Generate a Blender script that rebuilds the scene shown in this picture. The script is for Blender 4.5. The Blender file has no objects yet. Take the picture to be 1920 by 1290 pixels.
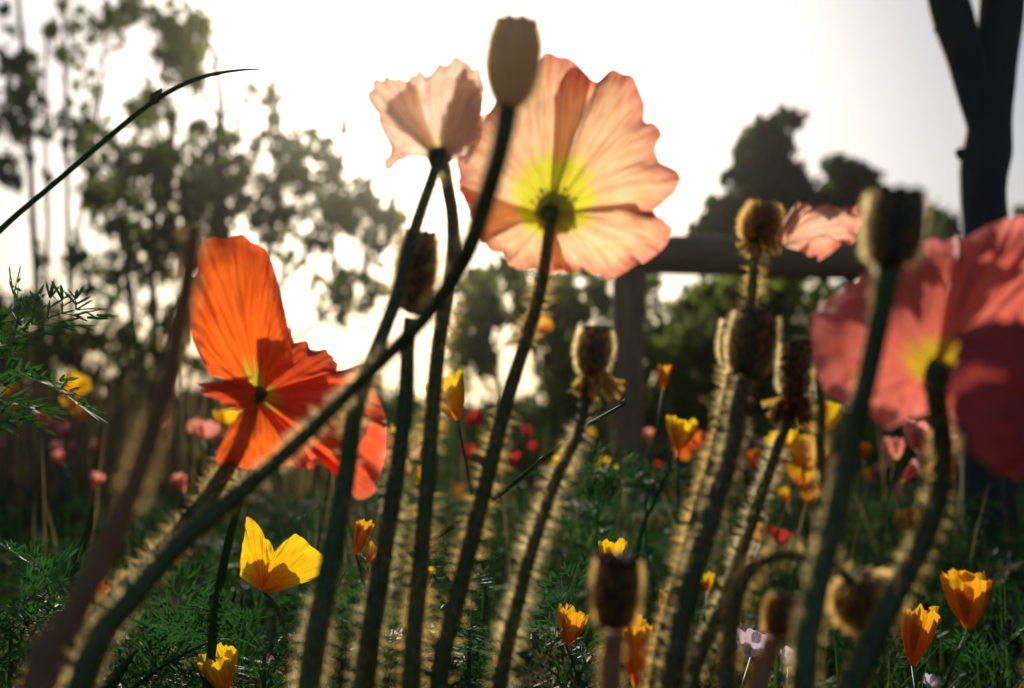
import bpy, math, random
import numpy as np
from mathutils import Vector, Matrix, Euler

scene = bpy.context.scene
COL = scene.collection
R = math.radians
rnd = random.Random(7)
nrg = np.random.default_rng(11)

# ------------------------------------------------------------ camera
CAM = Vector((0, 0, 0.32)); PITCH = R(3.8); FPX = 1867.0
cd = bpy.data.cameras.new('camera'); cam = bpy.data.objects.new('camera', cd); COL.objects.link(cam)
cam.location = CAM; cam.rotation_euler = (R(90) + PITCH, 0, 0)
cd.lens = 35; cd.sensor_width = 36; cd.clip_start = 0.02; cd.clip_end = 2000
cd.dof.use_dof = True; cd.dof.focus_distance = 0.62; cd.dof.aperture_fstop = 4.6; cd.dof.aperture_ratio = 1.2
scene.camera = cam
FWD = Vector((0, math.cos(PITCH), math.sin(PITCH))); UP = Vector((0, -math.sin(PITCH), math.cos(PITCH))); RIGHT = Vector((1, 0, 0))

def ray(px, py):
    return RIGHT * ((px - 960) / FPX) + UP * ((645 - py) / FPX) + FWD

def at(px, py, d):
    return CAM + ray(px, py) * d

# ------------------------------------------------------------ sky, sun, exposure
SUND = ray(800, 45).normalized()
world = bpy.data.worlds.new('World'); scene.world = world; world.use_nodes = True
wn = world.node_tree.nodes; wl = world.node_tree.links
sky = wn.new('ShaderNodeTexSky'); sky.sky_type = 'NISHITA'; sky.sun_disc = False
sky.sun_elevation = math.asin(SUND.z); sky.sun_rotation = math.atan2(SUND.x, SUND.y)
sky.altitude = 0; sky.air_density = 1.0; sky.dust_density = 3.5; sky.ozone_density = 2.6
bg = wn['Background']; bg.inputs['Strength'].default_value = 0.062
wl.new(sky.outputs['Color'], bg.inputs['Color'])
sl = bpy.data.lights.new('sun', 'SUN'); sun = bpy.data.objects.new('sun', sl); COL.objects.link(sun)
sl.energy = 5.0; sl.angle = R(0.53); sl.color = (1.0, 0.90, 0.74)
sun.rotation_euler = (-SUND).to_track_quat('-Z', 'Y').to_euler(); sun.location = (0, 0, 5)
vs = scene.view_settings
vs.view_transform = 'Standard'; vs.look = 'None'; vs.gamma = 1; vs.use_curve_mapping = False; vs.exposure = 0.25
scene.render.engine = 'CYCLES'
scene.cycles.max_bounces = 8; scene.cycles.transmission_bounces = 6; scene.cycles.diffuse_bounces = 4

# ------------------------------------------------------------ materials
def newmat(name):
    m = bpy.data.materials.new(name); m.use_nodes = True
    nt = m.node_tree
    for n in list(nt.nodes): nt.nodes.remove(n)
    out = nt.nodes.new('ShaderNodeOutputMaterial')
    return m, nt, out

def ramp(nt, stops):
    r = nt.nodes.new('ShaderNodeValToRGB')
    e = r.color_ramp.elements
    while len(e) > 1: e.remove(e[-1])
    e[0].position = stops[0][0]; e[0].color = (*stops[0][1], 1)
    for p, c in stops[1:]:
        k = e.new(p); k.color = (*c, 1)
    return r

def noise(nt, scale, detail=3, vec=None):
    n = nt.nodes.new('ShaderNodeTexNoise'); n.inputs['Scale'].default_value = scale; n.inputs['Detail'].default_value = detail
    if vec is not None: nt.links.new(vec, n.inputs['Vector'])
    return n

def leafmix(nt, out, colsock, trans, rough=0.45, gloss=0.06, tcol=None):
    """thin tissue: diffuse front, translucent through, a little waxy gloss"""
    d = nt.nodes.new('ShaderNodeBsdfDiffuse'); t = nt.nodes.new('ShaderNodeBsdfTranslucent')
    nt.links.new(colsock, d.inputs['Color']); nt.links.new(tcol or colsock, t.inputs['Color'])
    mx = nt.nodes.new('ShaderNodeMixShader'); mx.inputs[0].default_value = trans
    nt.links.new(d.outputs[0], mx.inputs[1]); nt.links.new(t.outputs[0], mx.inputs[2])
    g = nt.nodes.new('ShaderNodeBsdfGlossy'); g.inputs['Roughness'].default_value = rough
    m2 = nt.nodes.new('ShaderNodeMixShader'); m2.inputs[0].default_value = gloss
    nt.links.new(mx.outputs[0], m2.inputs[1]); nt.links.new(g.outputs[0], m2.inputs[2])
    nt.links.new(m2.outputs[0], out.inputs['Surface'])
    return g

def petal_mat(name, edge, mid, base, basein=0.24, vein=0.82, trans=0.62, rim=None, baselen=0.12):
    """colour runs from the yellow claw to the margin; fine radial veins"""
    m, nt, out = newmat(name)
    uv = nt.nodes.new('ShaderNodeUVMap'); sep = nt.nodes.new('ShaderNodeSeparateXYZ'); nt.links.new(uv.outputs[0], sep.inputs[0])
    mp = nt.nodes.new('ShaderNodeMapping'); mp.inputs['Scale'].default_value = (26, 2.2, 1); nt.links.new(uv.outputs[0], mp.inputs[0])
    nv = noise(nt, 1.6, 5, mp.outputs[0])
    geo = nt.nodes.new('ShaderNodeTexCoord'); nb = noise(nt, 60, 4, geo.outputs['Object'])
    # wobble of the radial coordinate by the veins
    ad = nt.nodes.new('ShaderNodeMath'); ad.operation = 'MULTIPLY_ADD'; ad.inputs[1].default_value = -0.22
    nt.links.new(nv.outputs['Fac'], ad.inputs[0])
    ad2 = nt.nodes.new('ShaderNodeMath'); ad2.operation = 'ADD'; ad2.inputs[1].default_value = 0.11
    nt.links.new(sep.outputs['Y'], ad2.inputs[0]); nt.links.new(ad2.outputs[0], ad.inputs[2])
    rp = ramp(nt, [(0.0, base), (basein, base), (min(basein + baselen, .9), mid), (0.72, mid), (0.93, edge), (1.0, rim or edge)])
    nt.links.new(ad.outputs[0], rp.inputs[0])
    mul = nt.nodes.new('ShaderNodeMixRGB'); mul.blend_type = 'MULTIPLY'; mul.inputs[0].default_value = 1
    vr = ramp(nt, [(0.32, (vein, vein * .72, vein * .6)), (0.55, (1, 1, 1))]); nt.links.new(nv.outputs['Fac'], vr.inputs[0])
    nt.links.new(rp.outputs[0], mul.inputs[1]); nt.links.new(vr.outputs[0], mul.inputs[2])
    mul2 = nt.nodes.new('ShaderNodeMixRGB'); mul2.blend_type = 'MULTIPLY'; mul2.inputs[0].default_value = 1
    br = ramp(nt, [(0.3, (.86, .8, .76)), (0.65, (1, 1, 1))]); nt.links.new(nb.outputs['Fac'], br.inputs[0])
    nt.links.new(mul.outputs[0], mul2.inputs[1]); nt.links.new(br.outputs[0], mul2.inputs[2])
    g = leafmix(nt, out, mul2.outputs[0], trans, 0.5, 0.03)
    cr = noise(nt, 140, 6, geo.outputs['Object']); sm = nt.nodes.new('ShaderNodeMath'); sm.operation = 'MULTIPLY_ADD'; sm.inputs[1].default_value = .7
    nt.links.new(cr.outputs['Fac'], sm.inputs[0]); nt.links.new(nv.outputs['Fac'], sm.inputs[2])
    bp = nt.nodes.new('ShaderNodeBump'); bp.inputs['Strength'].default_value = .55; bp.inputs['Distance'].default_value = .0012; nt.links.new(sm.outputs[0], bp.inputs['Height'])
    for nd in nt.nodes:
        if nd.type in ('BSDF_DIFFUSE', 'BSDF_TRANSLUCENT'): nt.links.new(bp.outputs[0], nd.inputs['Normal'])
    return m

def tissue(name, c1, c2, trans, scale=30, gloss=0.06, rough=0.45, bump=0.0):
    m, nt, out = newmat(name)
    tc = nt.nodes.new('ShaderNodeTexCoord'); n = noise(nt, scale, 4, tc.outputs['Object'])
    oi = nt.nodes.new('ShaderNodeObjectInfo')
    rp = ramp(nt, [(0.32, c1), (0.68, c2)]); nt.links.new(n.outputs['Fac'], rp.inputs[0])
    hsv = nt.nodes.new('ShaderNodeHueSaturation')
    mr = nt.nodes.new('ShaderNodeMapRange'); mr.inputs[3].default_value = .8; mr.inputs[4].default_value = 1.2
    nt.links.new(oi.outputs['Random'], mr.inputs[0]); nt.links.new(mr.outputs[0], hsv.inputs['Value']); nt.links.new(rp.outputs[0], hsv.inputs['Color'])
    g = leafmix(nt, out, hsv.outputs[0], trans, rough, gloss)
    if bump:
        b = nt.nodes.new('ShaderNodeBump'); b.inputs['Strength'].default_value = bump; b.inputs['Distance'].default_value = .001
        nt.links.new(n.outputs['Fac'], b.inputs['Height'])
        for nd in nt.nodes:
            if nd.type == 'BSDF_DIFFUSE': nt.links.new(b.outputs[0], nd.inputs['Normal'])
    return m

def solid(name, c1, c2, scale=(20, 20, 20), rough=0.8, bump=0.4, dist=0.004, spec=0.3):
    m, nt, out = newmat(name)
    tc = nt.nodes.new('ShaderNodeTexCoord'); mp = nt.nodes.new('ShaderNodeMapping'); mp.inputs['Scale'].default_value = scale
    nt.links.new(tc.outputs['Object'], mp.inputs[0]); n = noise(nt, 1, 7, mp.outputs[0])
    rp = ramp(nt, [(0.3, c1), (0.7, c2)]); nt.links.new(n.outputs['Fac'], rp.inputs[0])
    b = nt.nodes.new('ShaderNodeBsdfPrincipled'); b.inputs['Roughness'].default_value = rough
    b.inputs['Specular IOR Level'].default_value = spec
    nt.links.new(rp.outputs[0], b.inputs['Base Color'])
    bp = nt.nodes.new('ShaderNodeBump'); bp.inputs['Strength'].default_value = bump; bp.inputs['Distance'].default_value = dist
    nt.links.new(n.outputs['Fac'], bp.inputs['Height']); nt.links.new(bp.outputs[0], b.inputs['Normal'])
    nt.links.new(b.outputs[0], out.inputs['Surface'])
    return m

M = {
 'peach': petal_mat('peach petal', (.88, .38, .26), (.97, .63, .37), (.70, .72, .05), .25, .86, .76, rim=(.85, .30, .20)),
 'orange': petal_mat('orange petal', (.88, .14, .025), (.93, .17, .015), (.55, .50, .04), .085, .72, .66, rim=(.9, .16, .05)),
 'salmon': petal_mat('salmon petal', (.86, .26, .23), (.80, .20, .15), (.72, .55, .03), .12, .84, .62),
 'pale': petal_mat('glare-painted peach petal', (.95, .72, .58), (.96, .80, .66), (.85, .75, .40), .12, .92, .82),  # veil of sun glare put into the petal colour
 'yellow': petal_mat('yellow petal', (.90, .66, .015), (.90, .60, .01), (.90, .30, .01), .22, .92, .6, baselen=.4),
 'gold': petal_mat('golden petal', (.85, .46, .015), (.82, .36, .01), (.75, .22, .01), .2, .9, .6, baselen=.4),
 'red': petal_mat('red petal', (.46, .035, .025), (.44, .035, .025), (.4, .06, .02), .15, .9, .6),
 'pink': petal_mat('pink petal', (.84, .36, .32), (.80, .30, .24), (.75, .55, .10), .15, .9, .6),
 'lilac': petal_mat('lilac white petal', (.70, .62, .78), (.76, .70, .82), (.6, .6, .25), .12, .92, .5),
 'bloom_orange': petal_mat('orange bloom petal', (.86, .22, .02), (.85, .18, .015), (.7, .4, .02), .15, .9, .6),
 'stem': tissue('poppy stem skin', (.042, .082, .018), (.070, .125, .026), .24, 90, .05, .42, .3),
 'stem_brown': tissue('brown stem skin', (.30, .145, .065), (.40, .21, .10), .16, 90, .03, .6, .3),
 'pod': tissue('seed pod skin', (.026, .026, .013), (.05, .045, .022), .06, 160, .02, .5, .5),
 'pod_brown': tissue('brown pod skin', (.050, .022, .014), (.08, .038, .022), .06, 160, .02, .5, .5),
 'pod_glare': tissue('glare-painted pod skin', (.42, .33, .22), (.52, .42, .30), .62, 160, .04, .5, .5),  # lighter copy of the pod skin, glare painted in
 'hair': tissue('golden bristle', (.96, .62, .20), (.98, .72, .28), .93, 8, .0, .35),
 'hair_pale': tissue('pale bristle', (.95, .72, .33), (.97, .80, .44), .93, 8, .0, .35),
 'stamen': tissue('dried stamen', (.55, .36, .08), (.70, .48, .12), .55, 80, .03, .5),
 'stamen_dark': tissue('dark dried stamen', (.10, .045, .02), (.2, .10, .04), .35, 80, .03, .5),
 'fern': tissue('feathery leaf', (.014, .060, .014), (.038, .110, .022), .36, 12, .012, .4),
 'fern_blue': tissue('bluish feathery leaf', (.020, .085, .018), (.050, .14, .030), .42, 12, .02, .4),
 'salmon_shaded': petal_mat('shade-painted salmon petal', (.46, .075, .075), (.40, .06, .055), (.36, .08, .04), .05, .80, .38),  # darker copy of salmon, shade of unlit petals painted in
 'orange_red': petal_mat('orange red petal', (.88, .13, .05), (.88, .11, .02), (.60, .50, .04), .09, .72, .66, rim=(.9, .20, .12)),
 'withered': petal_mat('withered petal', (.86, .34, .26), (.92, .60, .44), (.8, .5, .3), .05, .85, .66),
 'grass': tissue('grass blade', (.020, .060, .012), (.05, .11, .02), .4, 6, .015, .4),
 'grass_dry': tissue('dry grass', (.16, .12, .05), (.28, .20, .09), .4, 6, .04, .4),
 'leaf_dark': tissue('dark tree leaf', (.03, .060, .018), (.08, .12, .025), .5, 2.5, .015, .35),
 'leaf_olive': tissue('olive tree leaf', (.07, .11, .02), (.15, .19, .03), .62, 2.0, .015, .4),
 'bark': solid('bark', (.035, .026, .020), (.085, .065, .05), (30, 30, 7), .85, .8, .006),
 'bark_blue': solid('smooth dark bark', (.030, .030, .034), (.06, .056, .058), (24, 24, 10), .75, .5, .004),
 'wood': solid('weathered log', (.22, .12, .06), (.42, .25, .13), (7, 70, 70), .75, .9, .006),
 'wood_post': solid('weathered post', (.22, .12, .06), (.42, .25, .13), (70, 70, 7), .75, .9, .006),
 'wood_end': solid('cut log end', (.12, .07, .045), (.2, .13, .08), (60, 60, 60), .8, .4, .003),
 'soil': solid('soil', (.020, .016, .010), (.05, .038, .024), (9, 9, 9), .95, 1, .02),
}

# ------------------------------------------------------------ object helpers
def tag(o, label=None, cat=None, group=None, kind=None):
    if label: o['label'] = label
    if cat: o['category'] = cat
    if group: o['group'] = group
    if kind: o['kind'] = kind
    return o

def thing(name, loc, label, cat, group=None):
    o = bpy.data.objects.new(name, None); o.empty_display_size = .02; COL.objects.link(o); o.location = loc
    return tag(o, label, cat, group)

def mesh(name, v, f, mat, parent=None, uv=None, smooth=True, kind=None, local=False):
    """verts are given in world space (or already local)"""
    off = Vector((0, 0, 0))
    if parent is not None and not local: off = parent.location
    v = np.asarray(v, dtype=np.float32)
    if not local: v = v - np.array(off, dtype=np.float32)
    me = bpy.data.meshes.new(name)
    if isinstance(f, np.ndarray):
        n, k = f.shape
        me.vertices.add(len(v)); me.vertices.foreach_set('co', v.ravel())
        me.loops.add(n * k); me.loops.foreach_set('vertex_index', f.ravel().astype(np.int32))
        me.polygons.add(n); me.polygons.foreach_set('loop_start', np.arange(0, n * k, k, dtype=np.int32))
        me.update(calc_edges=True)
    else:
        me.from_pydata([tuple(map(float, p)) for p in v], [], f); me.update()
    if smooth: me.polygons.foreach_set('use_smooth', [True] * len(me.polygons))
    if uv is not None:
        ul = me.uv_layers.new(name='UVMap'); uv = np.asarray(uv, dtype=np.float32)
        idx = np.zeros(len(me.loops), dtype=np.int32); me.loops.foreach_get('vertex_index', idx)
        ul.data.foreach_set('uv', uv[idx].ravel())
    me.materials.append(mat)
    o = bpy.data.objects.new(name, me); COL.objects.link(o)
    if parent is not None: o.parent = parent
    if kind: o['kind'] = kind
    return o

def catmull(pts, n):
    """n samples on a Catmull-Rom curve; pts are equal-length tuples"""
    P = np.array(pts, dtype=float)
    P = np.vstack([2 * P[0] - P[1], P, 2 * P[-1] - P[-2]])
    L = np.r_[0, np.cumsum(np.linalg.norm(np.diff(P[1:-1, :3], axis=0), axis=1) + 1e-9)]
    out = []
    for s in np.linspace(0, L[-1], n):
        i = min(np.searchsorted(L, s, 'right') - 1, len(L) - 2); i = max(i, 0)
        t = (s - L[i]) / (L[i + 1] - L[i]); p0, p1, p2, p3 = P[i], P[i + 1], P[i + 2], P[i + 3]
        out.append(.5 * ((2 * p1) + (-p0 + p2) * t + (2 * p0 - 5 * p1 + 4 * p2 - p3) * t * t + (-p0 + 3 * p1 - 3 * p2 + p3) * t ** 3))
    return np.array(out)

def frames(C):
    T = np.gradient(C, axis=0); T /= np.linalg.norm(T, axis=1)[:, None] + 1e-12
    n = np.cross(T[0], [0, 1, 0.3]); n /= np.linalg.norm(n) + 1e-12
    N = []
    for t in T:
        n = n - t * np.dot(n, t); n /= np.linalg.norm(n) + 1e-12; N.append(n.copy())
    N = np.array(N); return T, N, np.cross(T, N)

def tube(C, rad, k=10, bumps=0.0, seed=0, caps=True):
    C = np.asarray(C); rad = np.asarray(rad); T, N, B = frames(C); n = len(C)
    a = np.linspace(0, 2 * np.pi, k, endpoint=False)
    rr = rad[:, None] * np.ones((1, k))
    if bumps:
        g = np.random.default_rng(seed)
        for _ in range(8):
            rr = rr * (1 + bumps * np.sin(g.uniform(0, 6.3) + np.arange(n)[:, None] * g.uniform(.1, .9) + a[None] * g.integers(1, 4)) * g.uniform(.2, 1))
    V = C[:, None] + rr[..., None] * (np.cos(a)[None, :, None] * N[:, None] + np.sin(a)[None, :, None] * B[:, None])
    V = V.reshape(-1, 3); F = []
    for i in range(n - 1):
        for j in range(k):
            F.append((i * k + j, i * k + (j + 1) % k, (i + 1) * k + (j + 1) % k, (i + 1) * k + j))
    if caps:
        F.append(tuple(range(k - 1, -1, -1))); F.append(tuple(range((n - 1) * k, n * k)))
    return V, F

def join(parts):
    V = []; F = []; o = 0
    for v, f in parts:
        V.append(np.asarray(v)); F += [tuple(i + o for i in q) for q in f]; o += len(v)
    return np.vstack(V), F

def bristles(C, rad, per_mm, length, seed, width=.00022, droop=0.0, jitter=.35):
    """hairs standing off a tube: one slim triangle each"""
    g = np.random.default_rng(seed); C = np.asarray(C); T, N, B = frames(C)
    seg = np.linalg.norm(np.diff(C, axis=0), axis=1); L = np.r_[0, np.cumsum(seg)]
    n = int(L[-1] * 1000 * per_mm * 1.5); s = g.uniform(0, L[-1], n)
    ph = g.uniform(0, 6.283, 3); dens = .62 + .25 * np.sin(s / .017 + ph[0]) + .25 * np.sin(s / .0061 + ph[1]) + .2 * np.sin(s / .045 + ph[2])
    s = s[g.uniform(0, 1, n) < dens]; n = len(s)
    # hairs come in loose whorls
    s = np.clip(s + .0012 * np.sin(s / .0028 * 6.28), 0, L[-1])
    ci = lambda A: np.stack([np.interp(s, L, A[:, i]) for i in range(3)], 1)
    c = ci(C); t = ci(T); nn = ci(N); b = ci(B); r = np.interp(s, L, rad)
    a = g.uniform(0, 6.283, n); d = np.cos(a)[:, None] * nn + np.sin(a)[:, None] * b
    p = c + d * (r * .95)[:, None]
    dirn = d + t * (g.normal(0, jitter, n) + droop)[:, None] + g.normal(0, .22, (n, 3))
    dirn /= np.linalg.norm(dirn, axis=1)[:, None]
    ln = length * (.3 + .95 * g.beta(2.2, 1.6, n))
    side = np.cross(dirn, g.normal(0, 1, (n, 3))); side /= np.linalg.norm(side, axis=1)[:, None]
    side *= width / 2
    V = np.stack([p - side, p + side, p + dirn * ln[:, None]], 1).reshape(-1, 3)
    return V, np.arange(3 * n).reshape(-1, 3)

def stem_path(pts, root=None, n=70, grow=True):
    """pts: (px,py,d,width px) from top down; continues below the picture to the ground"""
    W = []
    for px, py, d, w in pts: W.append((*at(px, py, d), w / 2 / FPX * d))
    if grow and W[-1][2] > 0:
        p = Vector(W[-1][:3]); q = Vector(W[-2][:3]); dr = (p - q).normalized(); dr = (dr + Vector((0, 0, -1.1))).normalized()
        k = p.z / -dr.z; e = p + dr * k
        if root: e = Vector(root)
        m = p.lerp(e, .5)
        W.append((m.x, m.y, p.z * .45, W[-1][3])); W.append((e.x, e.y, 0, W[-1][3] * 1.05))
    S = catmull(W, n)
    return S[:, :3], S[:, 3]

def wob(g, n, amp):
    """smooth random function of s in 0..1"""
    ks = [(g.uniform(.6, 1.4) * n * (1 + i * .7), g.uniform(0, 6.28), 1 / (1 + i * .8)) for i in range(4)]
    return lambda s: amp * sum(w * np.sin(k * s + p) for k, p, w in ks)

def petal(parent, mat, base, margin, d=0.0, bulge=.006, pleats=18, pl=.0012, ruf=.004, jag=.03, seed=1, nu=84, nv=22, name='petal', bw=.04):
    """a petal from its claw to a traced margin; margin depths come from each point or from d"""
    g = np.random.default_rng(seed)
    B = np.array(at(*base)); Mw = [np.array(at(m[0], m[1], m[2] if len(m) > 2 else base[2] + d)) for m in margin]
    S = catmull(Mw, nu); mid = S[nu // 2]
    nrm = np.zeros(3)
    for i in range(nu - 1): nrm += np.cross(S[i] - B, S[i + 1] - B)
    nrm /= np.linalg.norm(nrm) + 1e-12
    if np.dot(nrm, np.array(CAM) - B) < 0: nrm = -nrm          # towards the viewer's side
    s = np.linspace(0, 1, nu); f1 = wob(g, pleats * 6.28 / 2.2, 1); f2 = wob(g, 14, 1); f3 = wob(g, 34, 1); f4 = wob(g, 20, 1)
    V = []; UV = []
    L = np.linalg.norm(mid - B)
    side = (S[-1] - S[0]); side /= np.linalg.norm(side) + 1e-9
    for j in range(nv):
        t = (j / (nv - 1)); tt = .02 + .98 * t
        e = max(0, (t - .72) / .28)
        for i in range(nu):
            si = s[i]
            m = S[i] + (S[i] - B) * (jag * (f2(si) * .32 + f3(si) * .16))
            p = B + side * L * bw * (si - .5) * (1 - t) + (m - B) * tt
            cross = 1 - (2 * si - 1) ** 2
            p = p + nrm * (bulge * 4 * t * (1 - t) * (.35 + .65 * cross))
            p = p + nrm * (pl * (t ** .7) * f1(si + .02 * np.sin(5 * t)))
            p = p + nrm * (ruf * e * e * (f4(si) + .5 * f3(si)))
            p = p + nrm * (pl * .9 * np.sin(9 * t + 4 * f2(si)) * t)
            p = p + nrm * (.0011 * t * np.sin(7.3 * t + 11 * si + seed) * np.sin(13.1 * si - 9.7 * t + 2 * seed) + .0005 * t * np.sin(31 * si + 17 * t + seed) * np.sin(23 * t - 19 * si))
            V.append(p); UV.append((si, t))
    F = [(j * nu + i, j * nu + i + 1, (j + 1) * nu + i + 1, (j + 1) * nu + i) for j in range(nv - 1) for i in range(nu - 1)]
    return mesh(name, V, F, mat, parent, UV)

def lathe(base, axis, prof, k=28, rib=0.0, nrib=9, tooth=0.0):
    """profile of (height, radius) round an axis"""
    ax = Vector(axis).normalized(); q = ax.to_track_quat('Z', 'Y'); V = []; F = []
    for z, r in prof:
        for j in range(k):
            a = 2 * math.pi * j / k; rr = r * (1 + rib * math.cos(nrib * a))
            V.append(Vector(base) + q @ Vector((rr * math.cos(a), rr * math.sin(a), z)))
    n = len(prof)
    for i in range(n - 1):
        for j in range(k): F.append((i * k + j, i * k + (j + 1) % k, (i + 1) * k + (j + 1) % k, (i + 1) * k + j))
    F.append(tuple(range(k - 1, -1, -1))); F.append(tuple(range((n - 1) * k, n * k)))
    return [tuple(v) for v in V], F

def capsule(root, top, bot, wpx, d, mat, hairmat, seed, hl=.0028, nh=2600, cap=True, u0=.13, u1=.76, capw=.80, hw=.00026):
    """seed capsule between two picture points at depth d: ribbed body, scalloped cap, bristles"""
    nh = int(nh * .62); hl *= 1.15
    a = at(*bot, d); b = at(*top, d); ax = b - a; H = ax.length; Rm = wpx / 2 / FPX * d
    prof = []
    n = 22
    for i in range(n + 1):
        t = i / n
        r = math.sin(math.pi * (u0 + (u1 - u0) * t)) ** .6 * min(1, .35 + (t / .10) ** .6 * .65)
        prof.append((t * H, Rm * r))
    v, f = lathe(a, ax, prof, 36, .035, 9); mesh('capsule', v, f, mat, root)
    g = np.random.default_rng(seed); q = ax.normalized().to_track_quat('Z', 'Y')
    if cap:
        k = 54; V = []; F = []; rc = Rm * capw
        for z, rs in ((H * .985, .70), (H * 1.0, 1.0), (H * 1.03, 1.03), (H * 1.045, .9), (H * 1.02, .45), (H * 1.03, .05)):
            for j in range(k):
                an = 2 * math.pi * j / k; lobe = 1 + .08 * math.cos(9 * an) * (1 if rs > .6 else 0)
                up = H * .018 * (math.cos(9 * an)) * (1 if rs > .8 else .3)
                V.append(tuple(a + q @ Vector((rc * rs * lobe * math.cos(an), rc * rs * lobe * math.sin(an), z + up))))
        for i in range(5):
            for j in range(k): F.append((i * k + j, i * k + (j + 1) % k, (i + 1) * k + (j + 1) % k, (i + 1) * k + j))
        mesh('stigma_cap', V, F, mat, root)
    V = []
    for _ in range(nh):
        t = g.uniform(.04, .97); an = g.uniform(0, 6.283); r = np.interp(t * H, [p[0] for p in prof], [p[1] for p in prof])
        dr = Vector((math.cos(an), math.sin(an), g.normal(.25, .3))).normalized()
        p = a + q @ Vector((r * .97 * math.cos(an), r * .97 * math.sin(an), t * H))
        dd = (q @ dr + Vector(g.normal(0, .12, 3))).normalized(); l = hl * g.uniform(.6, 1.15)
        sd = dd.cross(Vector(g.normal(0, 1, 3))).normalized() * hw / 2
        V += [p - sd, p + sd, p + dd * l]
    mesh('bristles', [tuple(x) for x in V], np.arange(3 * nh).reshape(-1, 3), hairmat, root, kind='stuff')
    return a, ax.normalized(), Rm

def add_stem(root, pts, mat, hairmat=None, per_mm=5, hl=.004, seed=3, n=70, k=12, grow=True, hw=.00021, name='stem', droop=0):
    per_mm *= 1.7; hl *= 1.4
    C, r = stem_path(pts, n=n, grow=grow)
    r = r * .88; v, f = tube(C, r, k, .02, seed); mesh(name, v, f, mat, root)
    if hairmat:
        m = C[:, 2] > .06
        hv, hf = bristles(C[m], r[m], per_mm, hl, seed, hw, droop)
        mesh('stem_bristles', hv, hf, hairmat, root, kind='stuff')
    return C, r

def ground_root(pts):
    C, r = stem_path(pts, n=20); return Vector((C[-1][0], C[-1][1], 0))

def shreds(root, centre, wpx, hpx, d, n, mat, seed, size=.003, name='dried_stamens', curl=1.0):
    """a ragged collar of dried stamens and petal scraps hanging under a pod"""
    g = np.random.default_rng(seed); V = []; F = []
    c = at(*centre, d); w = wpx / 2 / FPX * d; h = hpx / FPX * d
    for _ in range(n):
        an = g.uniform(0, 6.283); ro = w * g.uniform(.25, .5)
        p = c + Vector((math.cos(an) * ro, math.sin(an) * ro, h * g.uniform(.15, .5)))
        dr = Vector((math.cos(an) * g.uniform(.2, 1.0), math.sin(an) * g.uniform(.2, 1.0), g.uniform(-1.3, -.2))).normalized()
        L = (w * .75 + h * .25) * g.uniform(.4, 1.1); wd = size * g.uniform(.12, .38)
        sd = dr.cross(Vector(g.normal(0, 1, 3))).normalized() * wd
        b = len(V); q = p
        for i in range(4):
            V += [q - sd * (1 if i < 3 else 1.6), q + sd * (1 if i < 3 else 1.6)]
            if i < 3: F.append((b + 2 * i, b + 2 * i + 1, b + 2 * i + 3, b + 2 * i + 2))
            q = q + dr * (L / 3); dr = (dr + Vector(g.normal(0, .35 * curl, 3)) + Vector((0, 0, -.15))).normalized()
    return mesh(name, [tuple(x) for x in V], F, mat, root, kind='stuff')

# ============================================================ SETTING
# ground sheet, gently uneven, to the horizon
def ground_z(x, y):
    return .012 * math.sin(x * 2.1 + .4) * math.cos(y * 1.7) - .012
gx = np.r_[-310, -120, -50, -25, np.linspace(-14, 14, 57), 25, 50, 120, 310]; gy = np.r_[-3.8, np.linspace(-2, 22, 49), 30, 45, 80, 160, 690]
V = [(x, y, ground_z(x, y)) for y in gy for x in gx]; nx = len(gx)
F = [(j * nx + i, j * nx + i + 1, (j + 1) * nx + i + 1, (j + 1) * nx + i) for j in range(len(gy) - 1) for i in range(nx - 1)]
tag(mesh('ground', V, F, M['soil']), 'dark soil under the flower bed', kind='structure')

# thin warm-tinted volume, added to give the veil of sun glare
m, nt, out = newmat('sun glare volume'); pv = nt.nodes.new('ShaderNodeVolumePrincipled'); pv.inputs['Color'].default_value = (1.0, .93, .82, 1)
pv.inputs['Density'].default_value = .0021; pv.inputs['Anisotropy'].default_value = .93; nt.links.new(pv.outputs[0], out.inputs['Volume'])
V = [(x, y, z) for z in (-1.2, 7.5) for y in (-4, 700) for x in (-320, 320)]
tag(mesh('glare_haze', V, [(0, 2, 3, 1), (4, 5, 7, 6), (0, 1, 5, 4), (2, 6, 7, 3), (0, 4, 6, 2), (1, 3, 7, 5)], m, smooth=False), 'thin volume added as sun glare over the garden', kind='stuff')

# ------------------------------------------------------------ leaf clouds and trees
def leaf_cloud(clumps, d, depth, leafpx, per, seed, asp=.45):
    """clumps: (px, py, radius px) -> leaves scattered through balls at real depth"""
    g = np.random.default_rng(seed); P = []
    for px, py, r in clumps:
        dd = d + g.uniform(-depth, depth); c = np.array(at(px, py, dd)); rr = r * g.uniform(.5, 1.1) / FPX * dd
        n = max(4, int(per * (r / 22) ** 2 * g.uniform(.7, 1.3)))
        P.append(c + g.normal(0, rr * .5, (n, 3)))
    P = np.vstack(P); n = len(P); sz = leafpx / FPX * d * g.uniform(.6, 1.25, n)
    a = g.normal(0, 1, (n, 3)); a /= np.linalg.norm(a, axis=1)[:, None]
    b = np.cross(a, g.normal(0, 1, (n, 3))); b /= np.linalg.norm(b, axis=1)[:, None]
    c = np.cross(a, b)
    A = a * sz[:, None] * .5; Bq = b * sz[:, None] * asp * .5; Cq = c * sz[:, None] * .12
    V = np.stack([P - A, P + Bq - Cq, P + A, P - Bq - Cq], 1).reshape(-1, 3)
    i = np.arange(n) * 4
    Fq = np.concatenate([np.stack([i, i + 1, i + 2], 1), np.stack([i, i + 2, i + 3], 1)])
    return V, Fq

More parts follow.
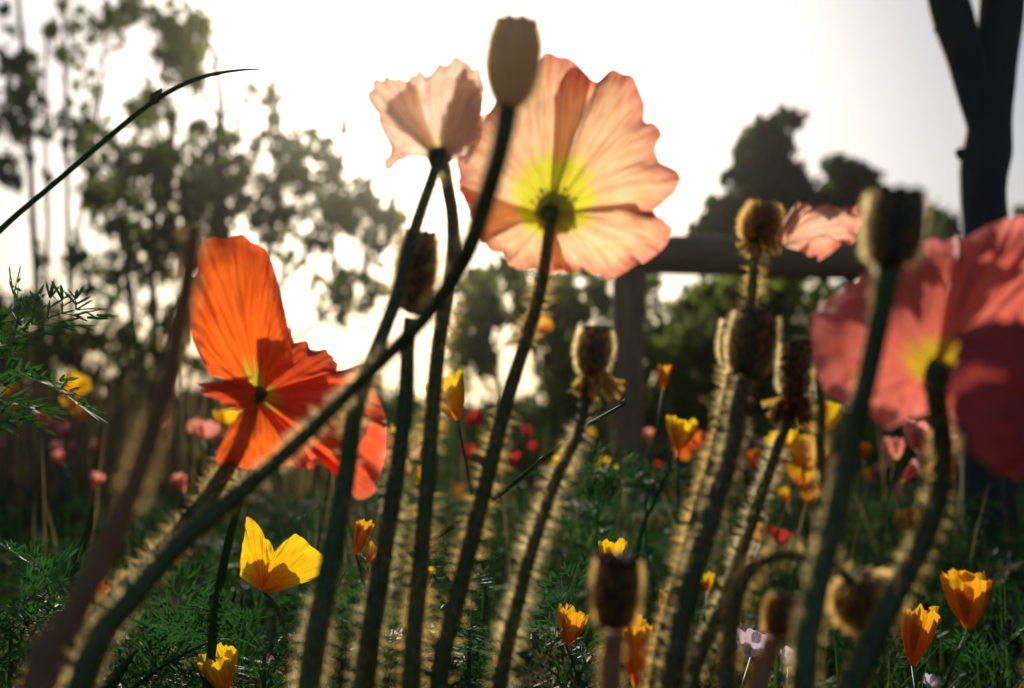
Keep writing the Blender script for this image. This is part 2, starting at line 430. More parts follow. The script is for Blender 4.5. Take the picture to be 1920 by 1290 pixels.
def region(cx, cy, rx, ry, n, r0, r1, g):
    out = []
    for _ in range(n):
        a = g.uniform(0, 6.283); q = math.sqrt(g.uniform(0, 1))
        out.append((cx + rx * q * math.cos(a), cy + ry * q * math.sin(a), g.uniform(r0, r1)))
    return out

def tree(name, label, cat, d, limbs, clumps, leafmat, leafpx, per, seed, depth=.6, barkmat='bark', group=None, asp=.45, twigs=True):
    base = at(limbs[0][-1][0], limbs[0][-1][1], d); root = thing(name, (base.x, base.y, 0), label, cat, group)
    pts = []
    for i, L in enumerate(limbs):
        W = [(*at(px, py, d + (.25 * math.sin(i * 2.1) if i else 0) * min(1, k_ / 3)), w / 2 / FPX * d) for k_, (px, py, w) in enumerate(reversed(L))]
        W = W[::-1]
        if i == 0 or L[-1][1] > 715: W.append((W[-1][0], W[-1][1], -.03, W[-1][3] * 1.15))
        S = catmull(W, 26); v, f = tube(S[:, :3], S[:, 3], 8, .05, seed + i)
        mesh('trunk' if i == 0 else 'branch', v, f, M[barkmat], root); pts.append(S[:, :3])
    allp = np.vstack(pts)
    if twigs:
        g = np.random.default_rng(seed + 99); tv = []
        for px, py, r in clumps[::2]:
            c = np.array(at(px, py, d)); j = np.argmin(np.linalg.norm(allp - c + np.array([0, 0, .25]), axis=1)); p = allp[j]
            if np.linalg.norm(c - p) > 1.6: continue
            mpt = (p + c) / 2 + g.normal(0, .05, 3) + np.array([0, 0, -.05])
            S = catmull([tuple(p), tuple(mpt), tuple(c)], 6); tv.append(tube(S, np.linspace(.006, .002, 6), 4))
        if tv:
            v, f = join(tv); mesh('twigs', v, f, M[barkmat], root, kind='stuff')
    v, f = leaf_cloud(clumps, d, depth, leafpx, per, seed, asp)
    mesh('crown', v, f, M[leafmat], root, smooth=False, kind='stuff')
    return root

g = np.random.default_rng(5)
# far left slender tree
cl = [(45, 110, 30), (30, 130, 26), (50, 165, 34), (20, 190, 36), (55, 200, 30), (15, 230, 38), (40, 250, 30), (10, 320, 34), (30, 345, 22), (12, 300, 30), (5, 20, 22), (16, 50, 14), (90, 330, 20), (60, 300, 18)]
cl += region(30, 200, 60, 110, 16, 12, 24, g) + region(20, 620, 90, 90, 26, 22, 36, g)
tree('slender_tree', 'slender tree with sparse dark leaf tufts at the far left of the picture', 'tree', 6.5,
     [[(28, -60, 6), (45, 120, 9), (55, 260, 10), (62, 420, 12), (70, 560, 14), (75, 740, 18)], [(88, 60, 5), (84, 240, 6), (90, 420, 7), (80, 600, 9)]],
     cl, 'leaf_dark', 26, 22, 21, .4)
# second slender tree
cl = region(135, 60, 50, 70, 14, 12, 26, g) + region(130, 235, 60, 45, 14, 12, 24, g) + region(165, 190, 40, 60, 8, 10, 20, g) + region(205, 40, 50, 50, 12, 14, 26, g) + region(110, 480, 50, 60, 6, 12, 20, g)
tree('slender_tree', 'thin upright tree with few leaves standing second from the left edge', 'tree', 7.2,
     [[(118, -60, 5), (122, 120, 7), (125, 300, 8), (128, 470, 9), (140, 640, 12), (150, 745, 14)], [(200, -40, 4), (190, 160, 5), (165, 330, 6), (135, 480, 7)]],
     cl, 'leaf_olive', 24, 20, 22, .4)
# main spreading tree
cl = (region(330, 60, 55, 60, 34, 16, 30, g) + region(270, 15, 60, 25, 14, 16, 28, g) + region(345, 120, 40, 50, 20, 16, 28, g) + region(290, 200, 60, 45, 20, 16, 28, g)
      + region(280, 360, 125, 105, 120, 16, 30, g) + region(190, 300, 50, 80, 18, 16, 26, g) + region(400, 330, 70, 110, 40, 16, 30, g) + region(240, 470, 110, 60, 36, 18, 30, g)
      + region(235, 590, 100, 80, 24, 16, 26, g) + region(385, 470, 60, 50, 24, 18, 28, g) + region(430, 250, 30, 60, 6, 12, 20, g))
tree('leafy_tree', 'broad leafy tree with several forked dark trunks behind the orange poppy', 'tree', 6.8,
     [[(400, 90, 8), (415, 200, 12), (405, 300, 22), (410, 400, 34), (380, 520, 30), (330, 640, 30), (300, 745, 36)],
      [(250, 260, 6), (235, 380, 9), (240, 520, 13), (255, 640, 15), (275, 745, 20)],
      [(330, 200, 6), (300, 350, 9), (285, 480, 12), (290, 620, 14), (295, 745, 18)],
      [(350, 60, 5), (385, 180, 8), (425, 260, 10), (408, 360, 14)],
      [(300, 30, 4), (310, 160, 6), (325, 260, 8), (300, 380, 10)]],
     cl, 'leaf_olive', 26, 13, 23, 1.2)
# pale sunlit tree
cl = (region(515, 190, 28, 30, 12, 14, 24, g) + region(460, 180, 14, 26, 5, 12, 18, g) + region(500, 330, 60, 90, 52, 15, 27, g) + region(585, 300, 60, 60, 44, 15, 27, g) + region(640, 370, 55, 60, 46, 15, 27, g)
      + region(560, 440, 80, 70, 44, 14, 26, g) + region(700, 410, 60, 40, 34, 14, 26, g) + region(660, 560, 60, 50, 34, 14, 26, g) + region(470, 560, 45, 70, 16, 14, 24, g) + region(735, 470, 40, 80, 24, 14, 24, g)
      + region(650, 250, 30, 30, 6, 8, 14, g) + region(620, 500, 40, 35, 10, 12, 20, g) + region(400, 600, 50, 60, 18, 14, 24, g))
tree('leafy_tree', 'light leafed tree in the sun glare between the orange poppy and the tall stems', 'tree', 7.6,
     [[(520, 190, 4), (530, 300, 7), (515, 420, 10), (480, 560, 14), (440, 745, 20)], [(640, 280, 4), (620, 380, 6), (570, 480, 8), (480, 590, 10)], [(740, 430, 4), (690, 500, 6), (600, 600, 8), (455, 720, 10)]],
     cl, 'leaf_olive', 25, 12, 24, 1.2)
# low shrubs at the left
cl = region(130, 690, 190, 70, 90, 16, 28, g) + region(300, 640, 80, 70, 26, 14, 24, g) + region(60, 640, 90, 50, 26, 14, 24, g)
tree('leafy_bush', 'low tangled bush at the foot of the left trees above the yellow blooms', 'bush', 5.2,
     [[(140, 640, 6), (150, 700, 9), (155, 745, 12)], [(250, 640, 5), (225, 700, 8), (165, 745, 10)]], cl, 'leaf_olive', 26, 15, 34, .6)
cl = region(560, 725, 170, 34, 46, 14, 24, g) + region(420, 690, 60, 40, 16, 12, 22, g)
tree('leafy_bush', 'low pale bush behind the orange poppy under the white sky gap', 'bush', 5.8,
     [[(540, 700, 5), (545, 725, 7), (550, 750, 9)], [(620, 705, 5), (590, 728, 7), (555, 750, 8)]], cl, 'leaf_olive', 26, 15, 35, .6)
# shrub behind the middle stems
cl = (region(960, 540, 110, 60, 80, 18, 30, g) + region(1080, 620, 75, 120, 110, 18, 30, g) + region(890, 620, 60, 70, 44, 16, 28, g) + region(1090, 730, 70, 60, 44, 16, 28, g) + region(880, 660, 40, 70, 18, 16, 24, g)
      + region(1180, 560, 60, 60, 24, 16, 26, g) + region(1000, 650, 40, 40, 12, 14, 20, g))
tree('leafy_bush', 'dark bush with white gaps behind the big peach poppy and left of the post', 'bush', 5.6,
     [[(1040, 520, 8), (1045, 620, 12), (1050, 745, 18)], [(960, 540, 6), (990, 640, 8), (1035, 745, 12)], [(1110, 520, 6), (1095, 640, 8), (1065, 745, 12)], [(905, 560, 5), (920, 660, 7), (940, 745, 10)]],
     cl, 'leaf_olive', 26, 14, 25, .8)
# shrubs behind the fence
cl = (region(1400, 640, 170, 110, 210, 20, 34, g) + region(1320, 760, 130, 80, 110, 20, 32, g) + region(1470, 540, 80, 60, 50, 18, 30, g) + region(1240, 700, 50, 90, 40, 18, 28, g) + region(1340, 540, 60, 30, 22, 16, 26, g))
tree('leafy_bush', 'dense green bush below the fence rail behind the row of seed pods', 'bush', 4.8,
     [[(1380, 560, 8), (1390, 660, 12), (1395, 750, 18)], [(1290, 600, 6), (1330, 680, 9), (1380, 750, 12)], [(1480, 560, 6), (1450, 660, 9), (1405, 750, 12)]],
     cl, 'leaf_olive', 26, 17, 26, .9)
cl = (region(1660, 650, 130, 120, 120, 22, 34, g) + region(1840, 700, 150, 140, 150, 22, 36, g))
tree('leafy_bush', 'dark bush behind the salmon poppy at the right edge', 'bush', 5.4,
     [[(1700, 560, 8), (1710, 660, 12), (1715, 750, 18)], [(1850, 600, 6), (1820, 680, 9), (1740, 750, 12)]],
     cl, 'leaf_dark', 30, 34, 27, .5)
# far evergreen with crooked top
cl = (region(1475, 222, 22, 10, 12, 12, 17, g) + region(1440, 240, 28, 16, 16, 14, 20, g) + region(1430, 300, 44, 55, 80, 18, 28, g) + region(1385, 325, 28, 18, 16, 12, 18, g) + region(1450, 370, 70, 60, 120, 18, 28, g)
      + region(1360, 405, 40, 28, 30, 14, 22, g) + region(1320, 425, 25, 16, 14, 12, 18, g) + region(1500, 420, 50, 50, 60, 18, 26, g) + region(1440, 470, 130, 40, 90, 18, 26, g) + region(1495, 235, 8, 8, 4, 9, 13, g))
tree('evergreen_tree', 'far evergreen tree with a crooked knobbly top above the fence rail', 'tree', 9,
     [[(1440, 250, 8), (1445, 350, 16), (1450, 450, 24), (1455, 560, 30), (1460, 740, 36)]], cl, 'leaf_dark', 30, 17, 28, .6, asp=.6, twigs=False)
cl = (region(1565, 312, 20, 14, 14, 12, 18, g) + region(1605, 345, 38, 32, 60, 16, 24, g) + region(1590, 400, 62, 50, 100, 18, 26, g) + region(1560, 460, 90, 40, 60, 18, 26, g) + region(1612, 310, 8, 12, 6, 8, 13, g))
tree('evergreen_tree', 'lower round far evergreen just right of the crooked one', 'tree', 9.6,
     [[(1600, 330, 8), (1598, 400, 16), (1595, 480, 22), (1590, 740, 30)]], cl, 'leaf_dark', 30, 17, 29, .6, asp=.6, twigs=False)
cl = region(1765, 425, 30, 22, 40, 12, 20, g) + region(1760, 400, 14, 14, 5, 6, 11, g) + region(1760, 470, 70, 30, 40, 14, 22, g)
tree('evergreen_tree', 'small dark treetop showing between the big seed pod and the bare trunk', 'tree', 11,
     [[(1765, 420, 6), (1765, 500, 12), (1768, 740, 20)]], cl, 'leaf_dark', 18, 40, 30, 1, asp=.6, twigs=False)
cl = region(1925, 430, 22, 40, 34, 12, 20, g) + region(1930, 500, 40, 50, 40, 14, 22, g)
tree('evergreen_tree', 'dark treetop at the right edge just behind the bare trunk', 'tree', 10.5,
     [[(1928, 420, 6), (1930, 500, 12), (1932, 740, 20)]], cl, 'leaf_dark', 18, 40, 31, 1, asp=.6, twigs=False)
# hanging twig in the glare at the top
cl = region(890, 10, 16, 22, 10, 8, 13, g) + region(880, 60, 12, 30, 6, 7, 11, g) + region(905, -60, 60, 40, 30, 12, 20, g)

# ------------------------------------------------------------ bare trunk on the right
TD = 1.75
def trunk_pts(L, d, off=0): return [(*at(px, py, d + off), w / 2 / FPX * d) for px, py, w in L]
troot = thing('bare_tree', (at(1855, 1150, TD).x, at(1855, 1150, TD).y, 0), 'smooth dark bare trunk forking at the top, standing on the right behind the fence line', 'tree')
W = trunk_pts([(1888, -140, 76), (1880, -40, 80), (1872, 60, 80), (1863, 150, 80), (1855, 220, 78), (1848, 280, 88), (1845, 310, 88), (1846, 360, 82), (1846, 450, 84), (1846, 560, 88), (1848, 700, 92), (1852, 850, 96), (1858, 1000, 100), (1862, 1120, 106)], TD)
W.append((W[-1][0], W[-1][1], -.03, W[-1][3] * 1.25)); S = catmull(W, 70)
v, f = tube(S[:, :3], S[:, 3], 20, .022, 4); mesh('trunk', v, f, M['bark_blue'], troot)
W = trunk_pts([(1735, -130, 60), (1760, -50, 66), (1785, 30, 74), (1806, 100, 66), (1822, 170, 54), (1836, 240, 44), (1845, 310, 36), (1848, 360, 24)], TD, -.008)
S = catmull(W, 40); v, f = tube(S[:, :3], S[:, 3], 16, .03, 6); mesh('branch', v, f, M['bark_blue'], troot)
for (ax, ay, bx, by, w) in ((1775, 62, 1750, 56, 15), (1782, 75, 1766, 74, 12), (1808, 178, 1794, 172, 10), (1815, 200, 1802, 196, 8), (1812, 290, 1792, 284, 26), (1895, 100, 1908, 98, 9)):
    S = catmull([(*at(ax, ay, TD), w / 2 / FPX * TD), (*at((ax + bx) / 2, (ay + by) / 2, TD), w * .42 / FPX * TD), (*at(bx, by, TD), w * .22 / FPX * TD)], 8)
    v, f = tube(S[:, :3], S[:, 3], 8, .05, 9); mesh('twig_stub', v, f, M['bark_blue'], troot)

# ------------------------------------------------------------ log fence
FD = 3.0
froot = thing('log_fence', (at(1175, 1000, FD).x, at(1175, 1000, FD).y, 0), 'low fence of round brown logs, one post and a thick top rail, behind the poppies', 'fence')
def log(name, L, end_mat=True, seed=1, toground=False):
    W = [(*at(px, py, d), w / 2 / FPX * d) for px, py, w, d in L]
    if toground: W.append((W[-1][0], W[-1][1], -.05, W[-1][3]))
    S = catmull(W, 34); v, f = tube(S[:, :3], S[:, 3], 20, .012, seed); return mesh(name, v, f, M['wood_post' if name == 'post' else 'wood'], froot)
log('post', [(1180, 508, 62, FD), (1178, 600, 62, FD), (1174, 760, 64, FD), (1170, 900, 66, FD)], seed=2, toground=True)
log('rail', [(1128, 478, 74, FD), (1250, 478, 76, FD), (1400, 482, 78, FD), (1600, 486, 80, FD - .03), (1800, 490, 82, FD - .08), (2200, 500, 86, FD - .2)], seed=5)
log('post', [(2140, 505, 66, FD - .17), (2140, 760, 68, FD - .17), (2140, 900, 70, FD - .17)], seed=3, toground=True)

# ------------------------------------------------------------ undergrowth
def feather(seed, L=.085, lobe=.010, w=.0013):
    """finely divided poppy leaf: list of (p0, p1, width)"""
    g = random.Random(seed); segs = []
    def lobes(p, d, ln, side):
        n = g.choice((2, 3, 3, 4))
        for k in range(n):
            a = (k - (n - 1) / 2) * g.uniform(.42, .6)
            dd = (d + side * a + Vector((g.uniform(-.2, .2), g.uniform(-.2, .2), g.uniform(-.1, .25)))).normalized()
            segs.append((p, p + dd * ln * g.uniform(.7, 1.25), w * g.uniform(.8, 1.2)))
    p = Vector((0, 0, 0)); d = Vector((.5, 0, .87)).normalized(); n = 8
    for i in range(n):
        q = p + d * (L / n); segs.append((p, q, w * .8)); p = q
        d = (d + Vector((.10, g.uniform(-.06, .06), -.10))).normalized()
        if i < 2: continue
        side = d.cross(Vector((0, 0, 1))).normalized()
        for sgn in (-1, 1):
            pd = (d * .75 + side * sgn + Vector((0, 0, g.uniform(0, .35)))).normalized()
            pl = L * .20 * (1.15 - abs(i - 4) * .13)
            m = p + pd * pl; segs.append((p, m, w * .7))
            sd2 = pd.cross(Vector((0, 0, 1))).normalized()
            lobes(m, pd, lobe, sd2)
            mm = p + pd * pl * .5
            for s2 in (-1, 1): segs.append((mm, mm + (pd + sd2 * s2 * .9 + Vector((0, 0, .2))).normalized() * lobe * g.uniform(.7, 1.1), w))
    lobes(p, d, lobe * 1.2, d.cross(Vector((0, 0, 1))).normalized())
    return segs

def seg_mesh(segs, seed):
    g = random.Random(seed); V = []; F = []
    for p, q, w in segs:
        d = (q - p).normalized(); s = d.cross(Vector((g.uniform(-.5, .5), g.uniform(-.5, .5), 1))).normalized() * w / 2; m = p.lerp(q, .65); b = len(V)
        V += [p - s * .8, p + s * .8, m + s, q, m - s]; F += [(b, b + 1, b + 2, b + 4), (b + 4, b + 2, b + 3)]
    return V, F

LEAFM = []
for i in range(5):
    V, F = seg_mesh(feather(100 + i, L=(.07, .085, .1, .08, .06)[i], w=.0020, lobe=.014), i)
    me = bpy.data.meshes.new('leaf'); me.from_pydata([tuple(v) for v in V], [], F); me.materials.append(M['fern_blue']); LEAFM.append(me)
# numpy templates (tris) for the undergrowth
TPL = []
for i in range(6):
    V, F = seg_mesh(feather(200 + i, L=.09, lobe=.012, w=.0017), i + 50)
    tri = []
    for q in F: tri += ([(q[0], q[1], q[2]), (q[0], q[2], q[3])] if len(q) == 4 else [q])
    TPL.append((np.array([tuple(v) for v in V]), np.array(tri)))

def scatter(name, label, pos, scl, mat, seed, lean=.35):
    g = np.random.default_rng(seed); VV = []; FF = []; o = 0
    for (x, y, z), s in zip(pos, scl):
        V, T = TPL[g.integers(0, 6)]
        a = g.uniform(0, 6.283); ca, sa = math.cos(a), math.sin(a)
        Rz = np.array([[ca, -sa, 0], [sa, ca, 0], [0, 0, 1]])
        t = g.normal(0, lean); ct, st = math.cos(t), math.sin(t); Rx = np.array([[1, 0, 0], [0, ct, -st], [0, st, ct]])
        VV.append((V * s) @ Rx.T @ Rz.T + np.array([x, y, z])); FF.append(T + o); o += len(V)
    o_ = mesh(name, np.vstack(VV), np.vstack(FF), mat, smooth=False); return tag(o_, label, 'plants', kind='stuff')

def field_pos(n, y0, y1, seed, zmax, near_h):
    g = np.random.default_rng(seed); out = []
    while len(out) < n:
        y = y0 + (y1 - y0) * g.uniform(0, 1) ** 1.4
        x = g.uniform(-.64, .64) * (y + .35)
        out.append((x, y, g.uniform(0, 1) ** 1.3 * near_h(y)))
    return out
CUP_ = at(530, 1040, .62)
def clear_of_cup(q, s):
    c = Vector(q) + Vector((0, 0, .04))
    for dr in (SUND, (CAM - CUP_).normalized()):
        k = (c - CUP_).dot(dr)
        if k > -.02 and (c - CUP_ - dr * k).length < .07: return False
    return True
hf = lambda y: (.02 + .16 * min(1, max(0, (y - .5)) / 1.2)) * (1 - .55 * min(1, max(0, y - 1.1) / 1.1))
pos = [q for q in field_pos(4600, .70, 2.4, 1, 0, hf) if clear_of_cup(q, 1)]
scatter('undergrowth', 'finely divided dark green leaves covering the near flower bed', pos, nrg.uniform(.7, 1.25, len(pos)), M['fern'], 3)
pos = field_pos(2200, 2.2, 6.5, 2, 0, lambda y: .04 + .07 * max(0, y - 2.6))
scatter('undergrowth', 'low green leaves of the far flower bed', pos, nrg.uniform(1.2, 2.1, len(pos)), M['fern'], 4)

pos = field_pos(420, .7, 2.6, 12, 0, lambda y: .12)
scatter('dry_leaves', 'yellowed feathery leaves among the green ones', pos, nrg.uniform(.6, 1.1, len(pos)), M['grass_dry'], 13, .8)

def blades(name, label, n, y0, y1, h0, h1, mat, seed, wid=.0022, xr=(-.64, .64), lean=.35, cat='grass'):
    g = np.random.default_rng(seed)
    y = y0 + (y1 - y0) * g.uniform(0, 1, n) ** 1.3; x = g.uniform(xr[0], xr[1], n) * (y + .3)
    h = g.uniform(h0, h1, n); a = g.uniform(0, 6.283, n); ln = np.abs(g.normal(0, lean, n))
    dx, dy = np.cos(a) * ln * h, np.sin(a) * ln * h; w = wid * g.uniform(.6, 1.4, n) * (1 + .25 * y)
    b = g.uniform(0, 6.283, n); sx, sy = np.cos(b) * w / 2, np.sin(b) * w / 2
    rows = []
    for t, wf in ((0, 1), (.4, .9), (.75, .6)):
        cx, cy, cz = x + dx * t * t, y + dy * t * t, h * t * (1 - .12 * ln * t) - .01
        rows += [np.stack([cx - sx * wf, cy - sy * wf, cz], 1), np.stack([cx + sx * wf, cy + sy * wf, cz], 1)]
    rows.append(np.stack([x + dx, y + dy, h * (1 - .12 * ln)], 1))
    V = np.stack(rows, 1).reshape(-1, 3); i = np.arange(n) * 7
    T = []
    for k in (0, 2): T += [np.stack([i + k, i + k + 1, i + k + 3], 1), np.stack([i + k, i + k + 3, i + k + 2], 1)]
    T.append(np.stack([i + 4, i + 5, i + 6], 1))
    return tag(mesh(name, V, np.vstack(T), mat, smooth=False), label, cat, kind='stuff')
blades('grass', 'green grass growing all through the flower bed', 9000, .65, 4, .08, .20, M['grass'], 5)
blades('broad_leaves', 'short broad dark leaves low in the flower bed', 2200, .66, 2.6, .04, .12, M['leaf_dark'], 15, .009, lean=.8, cat='plants')
blades('grass', 'taller grass and stalks at the back of the flower bed', 16000, 3.3, 9, .16, .38, M['grass'], 6, .003)
blades('dry_grass', 'tall pale dry stalks in front of the left trees', 1500, 2.2, 5, .30, .56, M['grass_dry'], 7, .003, (-.6, -.18), .22)
blades('dry_grass', 'straw coloured stalks scattered through the bed', 800, 1.2, 5, .14, .34, M['grass_dry'], 8, .0025)
# a low mass of vegetation closing the back of the bed
cl = []
for _ in range(300):
    px = g.uniform(-80, 2000); cl.append((px, g.uniform(745, 800), g.uniform(18, 32)))
v, f = leaf_cloud(cl, 8.0, 1.6, 26, 26, 77); tag(mesh('far_bushes', v, f, M['leaf_dark'], smooth=False), 'low dark vegetation along the back of the flower bed', 'plants', kind='stuff')

# ============================================================ FLOWERS
# ---- big peach poppy seen from behind
ps = [(1031, 405, .425, 24), (1028, 450, .425, 25), (1014, 540, .425, 27), (990, 625, .424, 29), (948, 760, .42, 32), (912, 900, .415, 36), (880, 1030, .41, 38), (845, 1170, .405, 40), (822, 1290, .40, 42)]
t = thing('poppy', ground_root(ps), 'big open peach poppy with yellow heart seen from behind against the sky', 'poppy')
b = (1031, 402, .425)
petal(t, M['peach'], b, [(902, 452, .445), (872, 385, .45), (858, 310, .455), (885, 235, .46), (935, 175, .465), (985, 132, .468), (1030, 110, .47), (1075, 118, .468), (1106, 150, .465)], bulge=.008, seed=7, pl=.0005, jag=.010, pleats=8, ruf=.0025)
petal(t, M['peach'], b, [(1040, 170, .452), (1065, 135, .455), (1110, 150, .46), (1145, 128, .462), (1182, 155, .46), (1205, 190, .458), (1212, 222, .452), (1240, 250, .45), (1228, 285, .446), (1262, 312, .444), (1269, 350, .44), (1250, 378, .438), (1210, 398, .437)], bulge=.010, seed=3, pl=.0005, jag=.010, pleats=8, ruf=.0025)
petal(t, M['peach'], b, [(1175, 372, .44), (1212, 392, .436), (1256, 440, .432), (1236, 474, .43), (1190, 500, .43), (1150, 518, .43), (1090, 512, .432), (1036, 506, .434)], bulge=.006, seed=4, pl=.0006, ruf=.005, jag=.012, pleats=8)
petal(t, M['peach'], b, [(1070, 506, .44), (1005, 514, .44), (958, 490, .442), (918, 468, .445), (888, 410, .448), (862, 345, .45)], bulge=.006, seed=5, pl=.0005, jag=.010, pleats=8, ruf=.0025)
C, r = add_stem(t, ps, M['stem'], M['hair'], 4.5, .0045, 31)
v, f = lathe(at(1032, 418, .425), at(1030, 385, .43) - at(1032, 418, .425), [(0, .0028), (.003, .0042), (.006, .0048), (.008, .003)], 16); mesh('receptacle', v, f, M['stem'], t)
v, f = lathe(at(1031, 398, .432), at(1036, 370, .45) - at(1031, 400, .425), [(0, .004), (.004, .0075), (.010, .0085), (.013, .006), (.014, .0015)], 20, .05); mesh('ovary', v, f, M['pod'], t)
g2 = random.Random(3); V = []; F = []
c0 = at(1031, 398, .43); axv = (at(1036, 370, .45) - at(1031, 400, .425)).normalized(); q = axv.to_track_quat('Z', 'Y')
for _ in range(170):
    a = g2.uniform(0, 6.283); sp = g2.uniform(.25, 1.1); dr = q @ Vector((math.cos(a) * sp, math.sin(a) * sp, 1)).normalized(); L = g2.uniform(.008, .014); sd = dr.cross(Vector((g2.gauss(0, 1), g2.gauss(0, 1), g2.gauss(0, 1)))).normalized() * .0003
    b0 = len(V); e = c0 + dr * L; V += [c0 - sd, c0 + sd, e + sd, e - sd]; F.append((b0, b0 + 1, b0 + 2, b0 + 3)); s2 = sd * 2.5; V += [e - s2, e + s2, e + s2 + dr * .002, e - s2 + dr * .002]; F.append((b0 + 4, b0 + 5, b0 + 6, b0 + 7))
mesh('stamens', [tuple(x) for x in V], F, M['stamen'], t, kind='stuff')

# ---- orange poppy on the left
ps = [(482, 738, .475, 30), (474, 770, .475, 30), (445, 845, .468, 33), (385, 940, .455, 38), (300, 1040, .44, 44), (205, 1140, .42, 50), (120, 1240, .40, 54), (70, 1300, .39, 56)]
t = thing('poppy', ground_root(ps), 'orange red poppy with an upright pleated petal on a leaning bristly stem', 'poppy')
b = (482, 742, .475)
petal(t, M['orange'], b, [(392, 700, .47), (366, 650, .475), (357, 600, .48), (362, 530, .485), (370, 475, .49), (388, 444, .495), (428, 438, .498), (470, 456, .498), (500, 474, .496), (518, 520, .492), (532, 575, .488), (545, 640, .484), (552, 690, .48)], bulge=.012, seed=12, pl=.0016, pleats=14, jag=.012)
petal(t, M['orange_red'], b, [(500, 600, .50), (545, 622, .50), (562, 640, .505), (600, 652, .51), (632, 682, .512), (656, 700, .512), (678, 690, .515), (702, 682, .515), (700, 725, .512), (688, 770, .508), (650, 800, .5)], bulge=.004, seed=13, pl=.0010, jag=.014, pleats=9)
petal(t, M['orange_red'], b, [(640, 700, .485), (690, 715, .485), (716, 760, .48), (726, 820, .475), (715, 880, .47), (702, 932, .468), (660, 925, .468), (640, 880, .468), (600, 862, .468), (560, 868, .468)], bulge=.006, seed=14, pl=.0010, jag=.012, pleats=9)
petal(t, M['orange'], b, [(600, 862, .47), (578, 880, .468), (530, 872, .466), (480, 881, .464), (440, 868, .462), (410, 872, .46), (408, 846, .46), (428, 808, .462), (450, 775, .466)], bulge=.006, seed=15, pl=.0009, jag=.012, pleats=9)
petal(t, M['orange_red'], b, [(452, 705, .46), (418, 716, .45), (372, 718, .445), (392, 738, .446), (412, 756, .45), (448, 770, .458)], bulge=.006, seed=16, pl=.0008, jag=.02, nu=40)
C, r = add_stem(t, ps, M['stem'], M['hair'], 5.5, .005, 32)
v, f = lathe(at(478, 756, .475), Vector((.15, .1, 1)), [(0, .0035), (.003, .005), (.006, .0055), (.008, .003)], 16); mesh('receptacle', v, f, M['stem'], t)

# ---- salmon poppy on the right
ps = [(1752, 712, .33, 42), (1760, 770, .33, 42), (1768, 860, .33, 44), (1752, 955, .33, 46), (1712, 1050, .328, 48), (1660, 1150, .324, 50), (1605, 1270, .32, 54), (1590, 1310, .318, 54)]
t = thing('poppy', ground_root(ps), 'large salmon pink poppy reaching out of the right edge on a bent stem', 'poppy')
b = (1752, 706, .33)
petal(t, M['salmon'], b, [(1748, 784, .34), (1680, 788, .345), (1605, 772, .352), (1550, 735, .358), (1524, 665, .362), (1526, 590, .366), (1548, 556, .37), (1610, 530, .375), (1690, 490, .378), (1745, 458, .38), (1798, 446, .38)], bulge=.012, seed=41, pl=.0007, ruf=.003, jag=.012)
petal(t, M['salmon'], b, [(1778, 500, .362), (1792, 442, .362), (1812, 425, .362), (1865, 426, .362), (1930, 410, .362), (2010, 420, .36), (2070, 520, .355), (2065, 640, .35), (2000, 720, .34)], bulge=.012, seed=42, pl=.0010, jag=.014)
petal(t, M['salmon'], b, [(1768, 790, .345), (1830, 800, .35), (1900, 790, .352), (1970, 740, .352), (2000, 680, .352)], bulge=.006, seed=44, pl=.0007, ruf=.003, jag=.012, nu=50)
add_stem(t, ps, M['stem'], M['hair'], 3, .003, 33)
v, f = lathe(at(1754, 722, .33), at(1750, 690, .34) - at(1754, 722, .33), [(0, .004), (.004, .0062), (.008, .0066), (.011, .004)], 18); mesh('receptacle', v, f, M['stem'], t)

ps = [(1985, 812, .29, 46), (1996, 900, .29, 46), (1990, 1040, .29, 48), (1970, 1200, .286, 50), (1955, 1330, .282, 52)]
t = thing('poppy', ground_root(ps), 'coral poppy with shade painted into its colour, cut by the right edge, cupped in front of the salmon one', 'poppy')
b = (1982, 800, .29)
petal(t, M['salmon_shaded'], b, [(1985, 905, .275), (1940, 900, .272), (1890, 888, .27), (1842, 868, .27), (1803, 806, .271), (1784, 720, .273), (1790, 650, .276), (1815, 612, .28), (1868, 598, .284), (1940, 600, .288), (2010, 615, .29)], bulge=.010, seed=43, pl=.0006, jag=.008, ruf=.0018, pleats=12)
petal(t, M['salmon_shaded'], b, [(1975, 612, .305), (2040, 590, .305), (2110, 640, .302), (2130, 740, .30), (2100, 850, .296), (2010, 905, .29)], bulge=.010, seed=45, pl=.0008, jag=.010)
petal(t, M['salmon'], b, [(1850, 640, .32), (1900, 610, .325), (1980, 590, .325), (2060, 620, .325)], bulge=.006, seed=46, pl=.0008, jag=.010)
add_stem(t, ps, M['stem'], M['hair'], 3, .003, 47)
v, f = lathe(at(1985, 814, .29), at(1982, 780, .295) - at(1985, 814, .29), [(0, .004), (.004, .0062), (.008, .0066), (.011, .004)], 18); mesh('receptacle', v, f, M['stem'], t)

